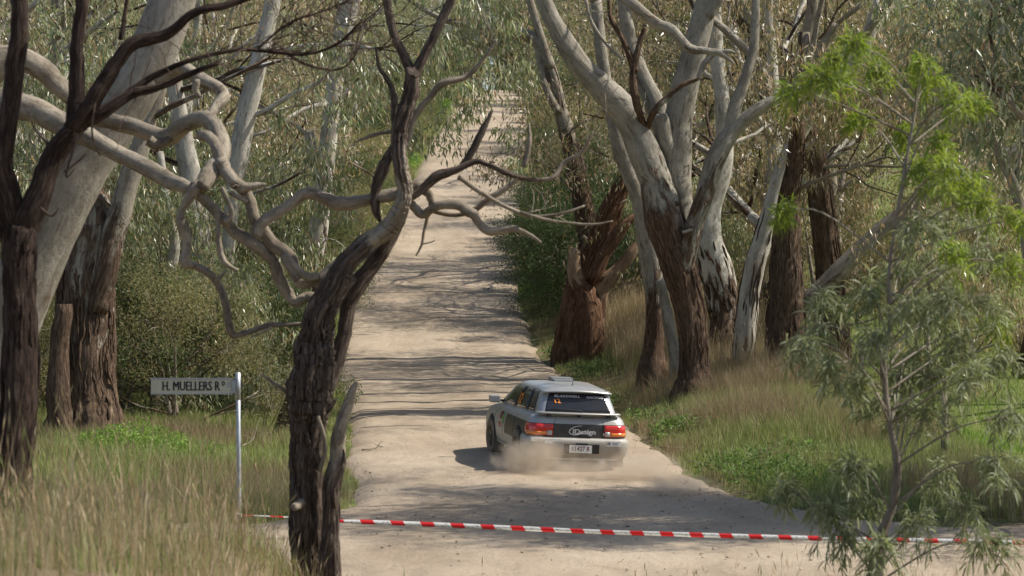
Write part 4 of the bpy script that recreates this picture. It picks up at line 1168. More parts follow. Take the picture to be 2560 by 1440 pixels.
blades('near_green_grass', p, .12 + .22 * rgg.rand(n), .008 * (.7 + .6 * rgg.rand(n)), pick(GREEN, n), 'short green grass among the dry stalks on the near bank', 'grass', seed=18)
# wispy olive tussocks behind the long stalks
p = scatter(9000, -6.5, -2.6, 30, 33.2, lambda x, y: x > -.2 * y, .22)
p = np.vstack([p, scatter(12000, -8.5, -2.9, 40.8, 44, off(.1), .2)])
n = len(p); dry = rgg.rand(n) < .55
blades('olive_tussocks', p, .35 + .40 * rgg.rand(n), .005 * (.7 + .7 * rgg.rand(n)), np.where(dry[:, None], pick(STRAW, n) * .75, pick(GREEN, n) * .7), 'olive tussock grass around the street sign post', 'grass', lean=.5, seed=19)

# broad-leaved weeds
def weeds(name, spots, label, seed, pal=WEED, prob=WEED_P, L=.055, W=.030):
    Lf = Leaves(seed)
    for (x, y, r, hh, k) in spots:
        g = gz(x, y)
        for _ in range(k):
            a, q = Lf.rng.rand() * 6.28, Lf.rng.rand() ** .5 * r
            xx, yy = x + math.cos(a) * q, y + math.sin(a) * q
            if float(road_d(np.array([xx]), np.array([yy]))[0]) < .05: continue
            Lf.clump(np.array([xx, yy, gz(xx, yy) + hh * (.35 + .5 * Lf.rng.rand()) * (1 - .5 * q / r)]), .16, 20, pal, prob, L, W, -.15, .8)
    o = Lf.build(name, SOFT)
    return tag(o, label, 'weeds', kind='stuff')
w = lambda px, py, D: tuple(at(px, py, D)[:2])
weeds('lush_weeds', [(*w(300, 1110, 50), .8, .5, 90), (*w(370, 1100, 51), .9, .55, 100), (*w(440, 1120, 49), .7, .4, 70), (*w(230, 1120, 49.5), .5, .4, 40), (*w(520, 1130, 50), .6, .3, 40)], 'lush bright green weeds at the foot of the stout trunk', 61)
weeds('bank_weeds', [(*w(1600, 1010, 57), .8, .5, 50), (*w(1680, 1060, 54), .9, .5, 60), (*w(1860, 1190, 47), .9, .5, 70), (*w(1950, 1230, 45.5), .9, .5, 70), (*w(1990, 1130, 48.5), 1.0, .5, 60), (*w(1560, 940, 62), .8, .4, 40), (*w(1450, 860, 70), 1.0, .6, 60), (*w(1370, 830, 76), .9, .6, 60), (*w(2100, 1230, 45), 1.0, .4, 50), (*w(1750, 1030, 56), .8, .4, 40)],
      'broad-leaved green weeds along the foot of the right bank', 62, np.array([(.12, .20, .05), (.16, .25, .06), (.09, .15, .045), (.20, .26, .09)]), WEED_P, .085, .03)
weeds('upper_weeds', [(*w(900, 560, 112), 2.0, 1.0, 160), (*w(1000, 420, 145), 2.0, .9, 120), (*w(1110, 280, 210), 3.0, 1.2, 160), (*w(1150, 265, 235), 3.0, 1.2, 120), (*w(1380, 640, 92), 1.4, .7, 80), (*w(1350, 590, 102), 1.6, .8, 80)], 'bright green bracken-like growth beside the upper road', 63, L=.16, W=.08)

# loose stones on the junction
def stones():
    rg = np.random.RandomState(4)
    k = 2600
    x = rg.randn(k) * 3.2 + .8
    y = 33.5 + rg.rand(k) ** 1.0 * 22
    d_ = road_d(x, y)
    keep = (d_ < .1) & ((rg.rand(k) < .35) | (d_ > -.8) | ((y > 39.5) & (y < 44)))
    x, y = x[keep], y[keep]
    n = len(x)
    s = .008 + .022 * rg.rand(n) ** 3
    z = base_z(y) + .045
    O = np.array([(1, 0, 0), (0, 1, 0), (-1, 0, 0), (0, -1, 0), (0, 0, .8), (0, 0, -.6)], dtype=float)
    V = (O[None] * (1 + .5 * (rg.rand(n, 6, 1) - .5)) * s[:, None, None] * np.array([1.2, 1, .8]) + np.stack([x, y, z], 1)[:, None]).reshape(-1, 3)
    Fc = np.array([(0, 1, 4), (1, 2, 4), (2, 3, 4), (3, 0, 4), (1, 0, 5), (2, 1, 5), (3, 2, 5), (0, 3, 5)])
    T_ = (np.arange(n)[:, None, None] * 6 + Fc[None]).reshape(-1, 3)
    o = mk('loose_stones', V, [T_], plain('stone', (.30, .235, .175), .9, var=.4, scale=3), smooth=False)
    tag(o, 'loose stones scattered over the gravel junction', 'stones', kind='stuff')
stones()

# ------------------------------------------------------------------ street sign, tape, fence
METAL = plain('galvanised_steel', (.42, .44, .47), .45, .55, .10, 20)
PLATE = plain('sign_face', (.56, .55, .44), .5, 0, .06, 6)
BLACK = plain('sign_black', (.015, .015, .017), .5, 0, .1, 6)
def box(V, Fq, c, s, R=None):
    c = np.asarray(c, dtype=float); s = np.asarray(s, dtype=float) / 2
    P = np.array([(i, j, k) for i in (-1, 1) for j in (-1, 1) for k in (-1, 1)], dtype=float) * s
    if R is not None: P = P @ np.asarray(R).T
    b = sum(len(v) for v in V)
    V.append(P + c)
    Fq.append(np.array([(0, 1, 3, 2), (4, 6, 7, 5), (0, 4, 5, 1), (2, 3, 7, 6), (0, 2, 6, 4), (1, 5, 7, 3)]) + b)
def text_mesh(s, size, mat, name, parent, M, extrude=.001, shear=0.0, align='CENTER', xs=1.0, offset=0.0, bold=0.0):
    """lettering as a mesh; M maps text x,y,z to the parent's space"""
    cu = bpy.data.curves.new(name, 'FONT')
    cu.body = s; cu.size = size; cu.align_x = align; cu.align_y = 'CENTER'
    cu.extrude = extrude; cu.shear = shear; cu.offset = offset; cu.resolution_u = 2
    o = bpy.data.objects.new(name, cu)
    dg = bpy.context.evaluated_depsgraph_get()
    col.objects.link(o)
    dg.update()
    me = bpy.data.meshes.new_from_object(o.evaluated_get(dg))
    bpy.data.objects.remove(o); bpy.data.curves.remove(cu)
    me.name = name
    if bold:
        import bmesh
        bm = bmesh.new(); bm.from_mesh(me)
        for dx, dz in ((bold, .0002), (-bold, -.0002)):
            c = bm.copy(); bmesh.ops.translate(c, verts=c.verts, vec=(dx, 0, dz))
            tmp = bpy.data.meshes.new('tmp'); c.to_mesh(tmp); c.free(); bm.from_mesh(tmp); bpy.data.meshes.remove(tmp)
        bm.to_mesh(me); bm.free()
    me.transform(Matrix.Diagonal((xs, 1, 1, 1)))
    me.transform(M)
    me.materials.clear(); me.materials.append(mat)
    return place(name, me, parent)

D_S = 33.0
sb = at(598, 1440, D_S)
sx, sy = sb[0], sb[1]
sg = thing('street_sign', 'cream street name blade on a galvanised post reading H. Muellers Rd', 'sign', (sx, sy, gz(sx, sy)))
top = at(593, 931, D_S)[2] - sg.location.z
T = Tubes(71)
T.add(np.array([(0, 0, -.3), (0, 0, .5), (-.004, 0, top * .6), (-.012, 0, top - .02)]), [.025] * 4, 16)
T.build('post', METAL, sg)
T = Tubes(72)
T.add(np.array([(-.012, 0, top - .31), (-.012, 0, top - .005)]), [.030, .030], 16)
T.add(np.array([(-.012, 0, top - .012), (-.012, 0, top)]), [.028, .025], 16)
T.build('post_cap', METAL, sg)
z0, z1 = at(480, 984, D_S)[2] - sg.location.z, at(480, 948, D_S)[2] - sg.location.z
xl, xr = at(378, 960, D_S)[0] - sx, at(582, 960, D_S)[0] - sx
V, Q = [], []
box(V, Q, ((xl + xr) / 2, -.02, (z0 + z1) / 2), (xr - xl, .014, z1 - z0))
bl = mk('blade', np.vstack(V), [np.vstack(Q)], PLATE, sg, smooth=False)
V, Q = [], []
box(V, Q, ((xl + xr) / 2, -.02, z1 + .006), (xr - xl + .02, .026, .014))
box(V, Q, ((xl + xr) / 2, -.02, z0 - .004), (xr - xl + .01, .022, .009))
mk('blade_edge', np.vstack(V), [np.vstack(Q)], METAL, bl, smooth=False)
V, Q = [], []
box(V, Q, (xr + .012, -.02, (z0 + z1) / 2), (.05, .03, (z1 - z0) * .9))
mk('bracket', np.vstack(V), [np.vstack(Q)], METAL, sg, smooth=False)
RX = Matrix.Rotation(math.pi / 2, 4, 'X')
def sgn_text(s, px, py, size, xs, name):
    p_ = at(px, py, D_S)
    return text_mesh(s, size, BLACK, name, bl, Matrix.Translation((p_[0] - sx, -.0295, p_[2] - sg.location.z)) @ RX, xs=xs, bold=.005)
sgn_text('H. MUELLERS R', 478, 966, .150, .66, 'lettering')
sgn_text('D', 559, 959, .075, .6, 'lettering')
V, Q = [], []
p_ = at(572, 962, D_S)
box(V, Q, (p_[0] - sx, -.0285, p_[2] - sg.location.z), (.045, .003, .06))
mk('council_emblem', np.vstack(V), [np.vstack(Q)], METAL, bl, smooth=False)

# barrier tape
def tape():
    m, nt, b = nodes('striped_tape')
    a = attr(nt, 'run')
    sep = nd(nt, 'ShaderNodeSeparateXYZ')
    nt.links.new(a.outputs['Vector'], sep.inputs[0])
    u = math_n(nt, 'ADD', sep.outputs[0], math_n(nt, 'MULTIPLY', sep.outputs[1], .55))
    fr = math_n(nt, 'FRACT', math_n(nt, 'DIVIDE', u, .345))
    red = math_n(nt, 'LESS_THAN', fr, .44)
    n1 = noise(nt, mapping(nt, a.outputs['Vector'], (34, 60, 1)), 1.0, 2)
    ink = ramp(nt, [(.56, 1.0), (.60, .45)])
    nt.links.new(n1.outputs[0], ink.inputs[0])
    mid = math_n(nt, 'LESS_THAN', math_n(nt, 'ABSOLUTE', sep.outputs[1]), .018)
    white = mix(nt, mid, (.78, .77, .75), mix(nt, 1.0, (.78, .77, .75), ink.outputs[0], 'MULTIPLY'))
    nt.links.new(mix(nt, red, white, (.72, .03, .035)), b.inputs['Base Color'])
    b.inputs['Roughness'].default_value = .35
    tr = nd(nt, 'ShaderNodeBsdfTranslucent')
    nt.links.new(mix(nt, red, white, (.75, .05, .05)), tr.inputs['Color'])
    mx = nd(nt, 'ShaderNodeMixShader')
    mx.inputs[0].default_value = .45
    nt.links.new(b.outputs[0], mx.inputs[1]); nt.links.new(tr.outputs[0], mx.inputs[2])
    nt.links.new(mx.outputs[0], nt.nodes['Material Output'].inputs[0])
    K = [(599, 1287), (640, 1289), (735, 1294), (840, 1302), (1050, 1310), (1280, 1320), (1500, 1330), (1700, 1336), (1900, 1342), (2100, 1347), (2300, 1351), (2560, 1357), (2650, 1358)]
    A = []
    for (px, py) in K:
        f = (px - 599) / (2650 - 599)
        A.append(list(at(px, py, 33 + .8 * f)))
    C = catmull(np.array(A), n_per=22)
    s = np.concatenate([[0], np.cumsum(np.linalg.norm(np.diff(C, axis=0), axis=1))])
    W = .027 * np.interp(s, [0, .25, 1.0, 1.4, 9, 10.5, 14], [.25, .4, .55, 1, 1, .75, .8])
    tw = .25 * np.sin(s * 1.1) + np.interp(s, [0, .4, .9, 1.3, 8.6, 9.4, 10.2, 12], [1.2, .9, .6, .15, .1, .5, .9, .6])
    up = np.stack([np.zeros_like(s), np.sin(tw), np.cos(tw)], 1)
    n = len(C)
    V = np.vstack([C + up * W[:, None], C - up * W[:, None]])
    run = np.vstack([np.stack([s, W, 0 * s], 1), np.stack([s, -W, 0 * s], 1)])
    i = np.arange(n - 1)
    o = mk('barrier_tape', V, [np.stack([i, i + 1, i + 1 + n, i + n], 1)], m, None, {'run': run})
    so = o.modifiers.new('thickness', 'SOLIDIFY'); so.thickness = .0006
    tag(o, 'red and white striped barrier tape strung across the junction', 'tape')
    T = Tubes(73)
    c = at(597, 1287, 33)
    t = np.linspace(0, 12.5, 26)
    T.add(np.stack([c[0] + .036 * np.cos(t), c[1] + .036 * np.sin(t), c[2] + .012 * np.sin(t * .4)], 1), [.009] * 26, 5)
    k = T.build('knot', plain('tape_knot', (.74, .73, .71), .5), o)
tape()

# fence
WOOD = plain('weathered_post', (.20, .165, .125), .9, 0, .35, 14)
fp = [(2075, 850, 82), (2116, 815, 66), (2155, 872, 78), (2207, 900, 60.5), (2330, 960, 54)]
f0 = [(at(px, 900, D)[0], D) for px, _, D in fp]
fl = [(x, y) for x, y in sorted([(7.4 + .05 * (y - 54), y) for y in (47.5, 54, 60.5, 66.8, 73.4, 80, 87, 94)], key=lambda q: q[1])]
fn = thing('wire_fence', 'weathered wooden post and wire fence between the bank and the green paddock', 'fence', (fl[0][0], fl[0][1], gz(*fl[0])))
for (x, y) in fl:
    g = gz(x, y)
    T = Tubes(int(y * 10))
    hh = 1.15 + .12 * math.sin(y * 3.1)
    T.add(np.array([(x, y, g - .2), (x + .01, y, g + hh * .5), (x + .03 * math.sin(y), y, g + hh)]) - np.array(fn.location), [.065, .06, .055], 9, bark=.9, lump=.08)
    T.build('post', WOOD, fn)
for hgt in (.35, .65, .95):
    T = Tubes(80)
    P = []
    for (x, y), (x2, y2) in zip(fl[:-1], fl[1:]):
        for t in np.linspace(0, 1, 5)[:-1]:
            xx, yy = x + (x2 - x) * t, y + (y2 - y) * t
            P.append((xx, yy, gz(x, y) * (1 - t) + gz(x2, y2) * t + hgt - .03 * math.sin(t * math.pi)))
    T.add(np.array(P) - np.array(fn.location), [.0035] * len(P), 4)
    T.build('wire', METAL, fn)

tp = at(2652, 1358, 33.8)
tg = gz(tp[0], tp[1])
stk = Tubes(90)
stk.add(np.array([(0, 0, -.3), (0, 0, .6), (.02, 0, tp[2] - tg + .25)]), [.03, .028, .026], 8)
sto = stk.build('timber_stake', WOOD)
sto.location = (tp[0] + .03, tp[1], tg)
tag(sto, 'rough timber stake holding the far end of the striped tape', 'stake')

# tall single stalks standing above the dry grass
p = scatter(420, -6.6, -2.2, 18, 31, lambda x, y: (x > -.19 * y) & (x < -.07 * y))
n = len(p)
blades('tall_stalks', p, .9 + .55 * rgg.rand(n), .009 * (.7 + .6 * rgg.rand(n)), pick(STRAW, n) * 1.1, 'single tall pale stalks rising above the dry grass', 'grass', lean=.22, seed=28, heads=np.arange(0, n, 2))
# fallen sticks along the road edge
for q_, (px, py, D, ln, an, lb) in enumerate([(1650, 1095, 51.5, 1.3, .4, 'bare fallen stick lying at the foot of the right bank'), (1770, 1160, 48.3, .9, 2.4, 'short bent stick lying on the gravel edge below the bank'),
                                              (560, 1120, 50.5, 1.2, .1, 'pale fallen stick in the green verge by the peeling trunk'), (905, 1090, 51.0, .9, 1.0, 'thin twig lying on the left gravel edge')]):
    c = at(px, py, D)
    T = Tubes(600 + q_)
    P = [np.array([0, 0, .03])]
    d_ = np.array([math.cos(an), math.sin(an), .12])
    for k in range(7):
        d_ = unit(d_ + T.rng.randn(3) * np.array([.25, .25, .12]))
        P.append(P[-1] + d_ * ln / 7)
    P = np.array(P)
    P[:, 2] = np.clip(P[:, 2], .02, None)
    T.add(P, np.linspace(.016, .004, 8), 6, .1)
    for k in (2, 4, 5):
        e = P[k] + unit(T.rng.randn(3) * np.array([1, 1, .4]) + np.array([0, 0, .35])) * ln * .25
        T.add(np.array([P[k], (P[k] + e) / 2 + T.rng.randn(3) * .015, e]), [.007, .005, .002], 5, .1)
    o = T.build('fallen_stick', DEAD)
    o.location = (c[0], c[1], max(gz(c[0], c[1]), float(base_z(np.array([c[1]]))[0])) + .04)
    tag(o, lb, 'stick')

# ------------------------------------------------------------------ the rally car
def dusty(name, c, rough, metal, coat=0.0, top=.75, dust=(.30, .235, .165), amount=.75):
    """paint under road dust that thins out upwards in streaks"""
    m, nt, b = nodes(name)
    tc = nd(nt, 'ShaderNodeTexCoord')
    P = tc.outputs['Object']
    sep = nd(nt, 'ShaderNodeSeparateXYZ')
    nt.links.new(P, sep.inputs[0])
    n = noise(nt, mapping(nt, P, (3, 3, 1.2)), 3.0, 6, .7)
    h = math_n(nt, 'SUBTRACT', 1.0, math_n(nt, 'DIVIDE', sep.outputs[2], top), True)
    f = math_n(nt, 'MULTIPLY', math_n(nt, 'ADD', math_n(nt, 'MULTIPLY', h, 1.3), math_n(nt, 'MULTIPLY', math_n(nt, 'SUBTRACT', n.outputs[0], .42), .9), True), amount, True)
    nt.links.new(mix(nt, f, c, dust), b.inputs['Base Color'])
    nt.links.new(math_n(nt, 'ADD', math_n(nt, 'MULTIPLY', f, .6), rough, True), b.inputs['Roughness'])
    nt.links.new(math_n(nt, 'MULTIPLY', math_n(nt, 'SUBTRACT', 1.0, f), metal), b.inputs['Metallic'])
    b.inputs['Coat Weight'].default_value = coat
    return m
SILVER = dusty('silver_paint', (.43, .43, .42), .32, .5, .2, 1.0, (.33, .28, .215), .7)
WRAP = dusty('charcoal_wrap', (.035, .036, .035), .45, 0, 0, .62, amount=.45)
GLASS = dusty('tinted_glass', (.018, .02, .026), .06, 0, .0, 1.2, (.10, .09, .08), .25)
RUBBER = dusty('dusty_rubber', (.03, .029, .027), .85, 0, 0, .6, (.26, .20, .14), .7)
RIM = dusty('bronze_rim', (.30, .23, .13), .45, .5, 0, .6, (.27, .21, .15), .6)
UNDER = plain('underbody', (.03, .027, .022), .9)
TRIM = plain('black_trim', (.02, .02, .02), .6)
RED = plain('red_lens', (.55, .025, .02), .15, 0, .08, 30, coat=.5)
AMBER = plain('amber_lens', (.75, .22, .03), .15, 0, .08, 30, coat=.5)
CLEAR = plain('clear_lens', (.42, .42, .38), .15, 0, .08, 30, coat=.5)
WHITE = plain('white_vinyl', (.72, .72, .70), .5, 0, .08)
ORANGE = plain('orange_vinyl', (.95, .30, .03), .5, 0, .05)
MAROON = plain('maroon_ink', (.13, .015, .03), .5)
PURPLE = plain('dark_banner', (.018, .012, .028), .35)
GREENV = plain('green_vinyl', (.08, .30, .06), .5)
GREYV = plain('grey_print', (.20, .21, .24), .6)

YAW = math.radians(10.0)
cxr, cyr = at(1444, 1150, 47.2)[0], 47.2
fx_, fy_ = -math.sin(YAW), math.cos(YAW)
carx, cary = cxr + fx_ * 2.19, cyr + fy_ * 2.19
car = thing('rally_car', 'dusty silver and charcoal rally hatchback wagon numbered 12 driving up the gravel road', 'car',
            (carx, cary, float(base_z(np.array([cary]))[0]) + .045), YAW)
car.rotation_euler = (math.radians(.9), 0, YAW)
ROLL = Matrix.Translation((0, 0, -.02)) @ Matrix.Rotation(math.radians(2.4), 4, 'Y') @ Matrix.Rotation(math.radians(.7), 4, 'X')

def interp(z, tab):
    a = np.array(tab)
    return np.interp(z, a[:, 0], a[:, 1])
LOWER = dict(w=[(.20, .74), (.24, .80), (.32, .825), (.45, .84), (.60, .845), (.72, .84), (.80, .828), (.87, .80), (.92, .755), (.935, .66)],
             r=[(.20, -1.98), (.24, -2.04), (.45, -2.09), (.60, -2.105), (.80, -2.10), (.87, -2.07), (.92, -2.02), (.935, -1.95)],
             f=[(.20, 2.0), (.30, 2.12), (.45, 2.17), (.60, 2.12), (.70, 2.02), (.80, 1.75), (.87, 1.30), (.92, .95), (.935, .9)], rad=.20, taper=.035)
UPPER = dict(w=[(.92, .765), (1.0, .742), (1.1, .705), (1.2, .665), (1.28, .628), (1.33, .585), (1.365, .50), (1.385, .36), (1.39, .2)],
             r=[(.92, -2.035), (1.0, -1.985), (1.1, -1.915), (1.2, -1.845), (1.28, -1.79), (1.33, -1.73), (1.365, -1.62), (1.385, -1.45), (1.39, -1.2)],
             f=[(.92, 1.0), (1.0, .85), (1.1, .64), (1.2, .43), (1.28, .25), (1.33, .10), (1.365, -.05), (1.385, -.2), (1.39, -.4)], rad=.13, taper=.15)
def surf(u, z, S, off=0.0):
    """point on the right half outline, u from 0 (rear middle) to 1 (front middle); negative u is the left half"""
    if u < 0:
        return surf(-u, z, S, off) * np.array([-1, 1, 1])
    def base(u):
        w, yr, yf, rad = interp(z, S['w']), interp(z, S['r']), interp(z, S['f']), S['rad']
        if u < .2: x, y = (w - rad) * u / .2, yr - .025 * (1 - (u / .2) ** 2)
        elif u < .28:
            a = (u - .2) / .08 * math.pi / 2
            x, y = w - rad + rad * math.sin(a), yr + rad - rad * math.cos(a)
        elif u < .82: x, y = w, yr + rad + (yf - yr - 2 * rad) * (u - .28) / .54
        elif u < .9:
            a = (u - .82) / .08 * math.pi / 2
            x, y = w - rad + rad * math.cos(a), yf - rad + rad * math.sin(a)
        else: x, y = (w - rad) * (1 - u) / .1, yf + .06 * (1 - ((1 - u) / .1) ** 2)
        k = max(0.0, min(1.0, (-.3 - y) / 1.7))
        return np.array([x * (1 - S['taper'] * k ** 1.3), y])
    p = base(u)
    if off:
        e = .004
        q = base(min(1, u + e)) - (base(u - e) if u >= e else base(e) * np.array([-1, 1]))
        if u < e: q = np.array([1.0, 0.0])
        q = q / (np.linalg.norm(q) + 1e-9)
        p = p + np.array([q[1], -q[0]]) * off
    return np.array([p[0], p[1], z])
def patch(S, us, zs, side=1, off=0.0):
    V = np.array([[surf(u, z, S, off) * np.array([side, 1, 1]) for u in us] for z in zs]).reshape(-1, 3)
    nu, nz = len(us), len(zs)
    i = np.arange((nu - 1) * (nz - 1))
    a = (i // (nu - 1)) * nu + i % (nu - 1)
    Q = np.stack([a, a + 1, a + nu + 1, a + nu], 1)
    return V, (Q if side > 0 else Q[:, ::-1])
def join(parts):
    V, Q, b = [], [], 0
    for v, q in parts:
        V.append(v); Q.append(np.asarray(q) + b); b += len(v)
    return np.vstack(V), np.vstack(Q)
def cpart(name, VQ, mat, parent=car, body=True, smooth=True, **kw):
    V, Q = VQ
    V = np.asarray(V, dtype=float)
    if body:
        R = np.array(ROLL)
        V = V @ R[:3, :3].T + R[:3, 3]
    return mk(name, V, [Q], mat, parent, smooth=smooth, **kw)
def pane(S, us, zs, side, off, thick=.004):
    """a thin closed panel lying on the body surface"""
    V, Q = patch(S, us, zs, side, off)
    V2, Q2 = patch(S, us, zs, side, off - thick)
    nu, nz = len(us), len(zs)
    edge = [k for k in range(nu)] + [(j * nu + nu - 1) for j in range(1, nz)] + [((nz - 1) * nu + k) for k in range(nu - 2, -1, -1)] + [j * nu for j in range(nz - 2, 0, -1)]
    n = len(V)
    rim = [(edge[k], edge[(k + 1) % len(edge)], edge[(k + 1) % len(edge)] + n, edge[k] + n) for k in range(len(edge))]
    rim = np.array(rim)[:, ::-1] if side > 0 else np.array(rim)
    return np.vstack([V, V2]), np.vstack([Q, Q2[:, ::-1] + n, rim])

# body shell; the charcoal wrap is paint on the same panels
us = np.concatenate([np.linspace(0, .2, 9), np.linspace(.21, .28, 6), np.linspace(.30, .82, 27), np.linspace(.835, .9, 5), np.linspace(.92, 1, 4)])
zs = np.array([.20, .24, .32, .45, .56, .58, .66, .74, .80, .805, .84, .87, .90, .92, .935])
parts, idx = [], []
for sd in (1, -1):
    v, q = patch(LOWER, us, zs, sd)
    parts.append((v, q))
    nu = len(us)
    for row in range(len(zs) - 1):
        zc = (zs[row] + zs[row + 1]) / 2
        for k in range(nu - 1):
            uc = (us[k] + us[k + 1]) / 2
            lo = .56 if uc < .34 else .50
            idx.append(1 if (.45 < zc < .80 and uc < .56 and not (zc < .58 and uc < .33)) else 0)
top = []
for u in us:
    top.append(surf(u, .935, LOWER))
V, Q = join(parts)
tl = len(V)
T0 = np.array(top)
V = np.vstack([V, T0, T0 * np.array([-1, 1, 1])])
n = len(us)
Q = np.vstack([Q, [(tl + k, tl + k + 1, tl + n + k + 1, tl + n + k) for k in range(n - 1)]])
idx += [0] * (n - 1)
body = cpart('body', (V, Q), None, mats=[SILVER, WRAP], mat_idx=idx)
# cabin shell and roof
zs = np.array([.92, .96, 1.0, 1.05, 1.1, 1.15, 1.2, 1.25, 1.28, 1.305, 1.33, 1.35, 1.365, 1.378, 1.385, 1.39])
V, Q = join([patch(UPPER, us, zs, s_) for s_ in (1, -1)])
tl = len(V)
T0 = np.array([surf(u, 1.39, UPPER) for u in us])
V = np.vstack([V, T0, T0 * np.array([-1, 1, 1])])
Q = np.vstack([Q, [(tl + k, tl + k + 1, tl + n + k + 1, tl + n + k) for k in range(n - 1)]])
cpart('cabin', (V, Q), SILVER)
# windows
rw = np.concatenate([[-.210], np.linspace(-.2, .2, 15), [.210]])
zz = np.linspace(.985, 1.275, 7)
rv = pane(UPPER, rw, zz, 1, .006)
rear = cpart('rear_window', rv, GLASS)
for sd in (1, -1):
    for nm, u0, u1, za, zb in (('quarter_window', .315, .405, .965, 1.285), ('door_window', .425, .575, .955, 1.295), ('door_window', .59, .775, .95, 1.29)):
        w_ = cpart(nm, pane(UPPER, np.linspace(u0, u1, 7), np.linspace(za, zb, 6), sd, .006), GLASS)
    cpart('window_seal', join([pane(UPPER, np.linspace(u0, u1, 2), np.linspace(.94, 1.30, 6), sd, .008) for u0, u1 in ((.408, .416), (.578, .586))]), TRIM)
cpart('windscreen', join([pane(UPPER, np.linspace(.86, 1, 8), np.linspace(.97, 1.30, 5), s_, .006) for s_ in (1, -1)]), GLASS)
# banner and lettering on the rear window
def rear_M(x, z, S=UPPER, off=.013):
    """frame on the rear face at height z: text x to the right, y up the slope"""
    u = min(abs(x) / max(1e-3, (interp(z, S['w']) - S['rad'])) * .2, .2)
    p = surf(u, z, S, off)
    a, b_ = surf(u, z - .04, S, off), surf(u, z + .04, S, off)
    upv = Vector(b_ - a).normalized()
    rt = Vector((1, 0, 0))
    nrm = rt.cross(upv)
    M = Matrix((rt, upv, nrm)).transposed().to_4x4()
    return Matrix.Translation((x, p[1], z)) @ M
cpart('banner', pane(UPPER, np.linspace(-.2, .2, 9), np.linspace(1.205, 1.262, 3), 1, .010, .003), PURPLE, rear)
def ctext(s, size, mat, name, parent, M, **kw):
    return text_mesh(s, size, mat, name, parent, ROLL @ M, extrude=.0008, **kw)
def btext(s, x, z, size, mat, parent, **kw):
    """rear lettering set letter group by letter group so that it follows the curved glass"""
    return ctext(s, size, mat, 'lettering', parent, rear_M(x, z), **kw)
btext('BLAKEWELL', -.17, 1.230, .066, WHITE, rear, shear=.25, xs=1.22, bold=.002)
btext('RACING', .29, 1.222, .064, WHITE, rear, shear=.25, xs=1.2, bold=.002)
btext('12', -.34, 1.15, .115, ORANGE, rear, xs=1.05, bold=.004)
# 12 on the left rear door window
def side_M(y, z, off=.016):
    tbl = [(u, surf(u, z, UPPER, off)) for u in np.linspace(.30, .8, 160)]
    u, p = min(tbl, key=lambda q: abs(q[1][1] - y))
    a, b_ = surf(u, z - .03, UPPER, off), surf(u, z + .03, UPPER, off)
    c, d_ = surf(u - .02, z, UPPER, off), surf(u + .02, z, UPPER, off)
    mir = np.array([-1, 1, 1])
    upv = Vector((b_ - a) * mir).normalized()
    rt = Vector((c - d_) * mir).normalized()           # reading direction on the left side runs rearwards
    nrm = rt.cross(upv).normalized()
    upv = nrm.cross(rt)
    M = Matrix((rt, upv, nrm)).transposed().to_4x4()
    return Matrix.Translation((-p[0], p[1], z)) @ M
ctext('12', .26, ORANGE, 'door_number', car, side_M(-.62, 1.09), bold=.006)
# wiper
T = Tubes(95)
P = [np.array(rear_M(x, z, off=.02).translation) for x, z in ((.06, .985), (.05, 1.005), (-.10, 1.02), (-.30, 1.03), (-.44, 1.025))]
R = np.array(ROLL)
T.add(np.array(P) @ R[:3, :3].T + R[:3, 3], [.014, .009, .007, .006, .004], 6)
T.build('wiper', TRIM, rear)

# tail lamps
def lamp(sd):
    base_ = cpart('tail_light', pane(LOWER, np.concatenate([np.linspace(.138, .2, 5), np.linspace(.21, .28, 6), [.295, .305]]), np.linspace(.605, .79, 4), sd, .010, .012), RED)
    cpart('indicator', pane(LOWER, np.concatenate([np.linspace(.172, .2, 3), np.linspace(.21, .272, 6)]), np.linspace(.612, .668, 3), sd, .014, .006), AMBER, base_)
    cpart('reversing_lens', pane(LOWER, np.linspace(.142, .168, 3), np.linspace(.612, .685, 3), sd, .014, .006), CLEAR, base_)
    return base_
lamp(1); lamp(-1)
# rear bumper: a section swept round the rear corners
path = []
for u in np.concatenate([[.34, .325, .31, .295], np.linspace(.28, .20, 8), np.linspace(.18, 0, 8)]):
    path.append(u)
def bumper(path, S, side):
    V = []
    prof = [(.205, -.03), (.22, .01), (.245, .045), (.30, .065), (.40, .075), (.50, .070), (.545, .055), (.572, .025), (.578, -.02)]
    for z, o in prof:
        V.append([surf(u, z, S, o * (1 if u < .30 else max(.25, 1 - (u - .30) * 18))) * np.array([side, 1, 1]) for u in path])
    nu, nz = len(path), len(prof)
    V = np.array(V).reshape(-1, 3)
    i = np.arange((nu - 1) * (nz - 1))
    a = (i // (nu - 1)) * nu + i % (nu - 1)
    Q = np.stack([a, a + 1, a + nu + 1, a + nu], 1)
    return V, (Q[:, ::-1] if side > 0 else Q)
bum = cpart('rear_bumper', join([bumper(path, LOWER, 1), bumper(path, LOWER, -1)]), SILVER)
def rbox(name, x, z, sx_, sz_, off, mat, parent, thick=.012, tilt=0.0):
    V, Q = [], []
    y = surf(min(.2, abs(x) / .64 * .2), .42, LOWER, off)[1]
    box(V, Q, (x, y, z), (sx_, thick, sz_))
    return cpart(name, (np.vstack(V), np.vstack(Q)), mat, parent, smooth=False), y
V, Q = [], []
o_, yb = rbox('plate_backing', .05, .405, .58, .15, .078, UNDER, bum, .016)  # flat dark panel laid on the bumper behind the plate
pl, yp = rbox('number_plate', .03, .40, .375, .128, .088, WHITE, car, .010)
ctext('11427 R', .105, MAROON, 'lettering', pl, Matrix.Translation((.03, yp - .0065, .402)) @ RX, xs=.86, offset=.0012)
rbox('plate_lamp', .05, .485, .20, .02, .086, TRIM, bum, .02)
a_, y_ = rbox('sticker', -.42, .515, .28, .075, .074, WHITE, bum)
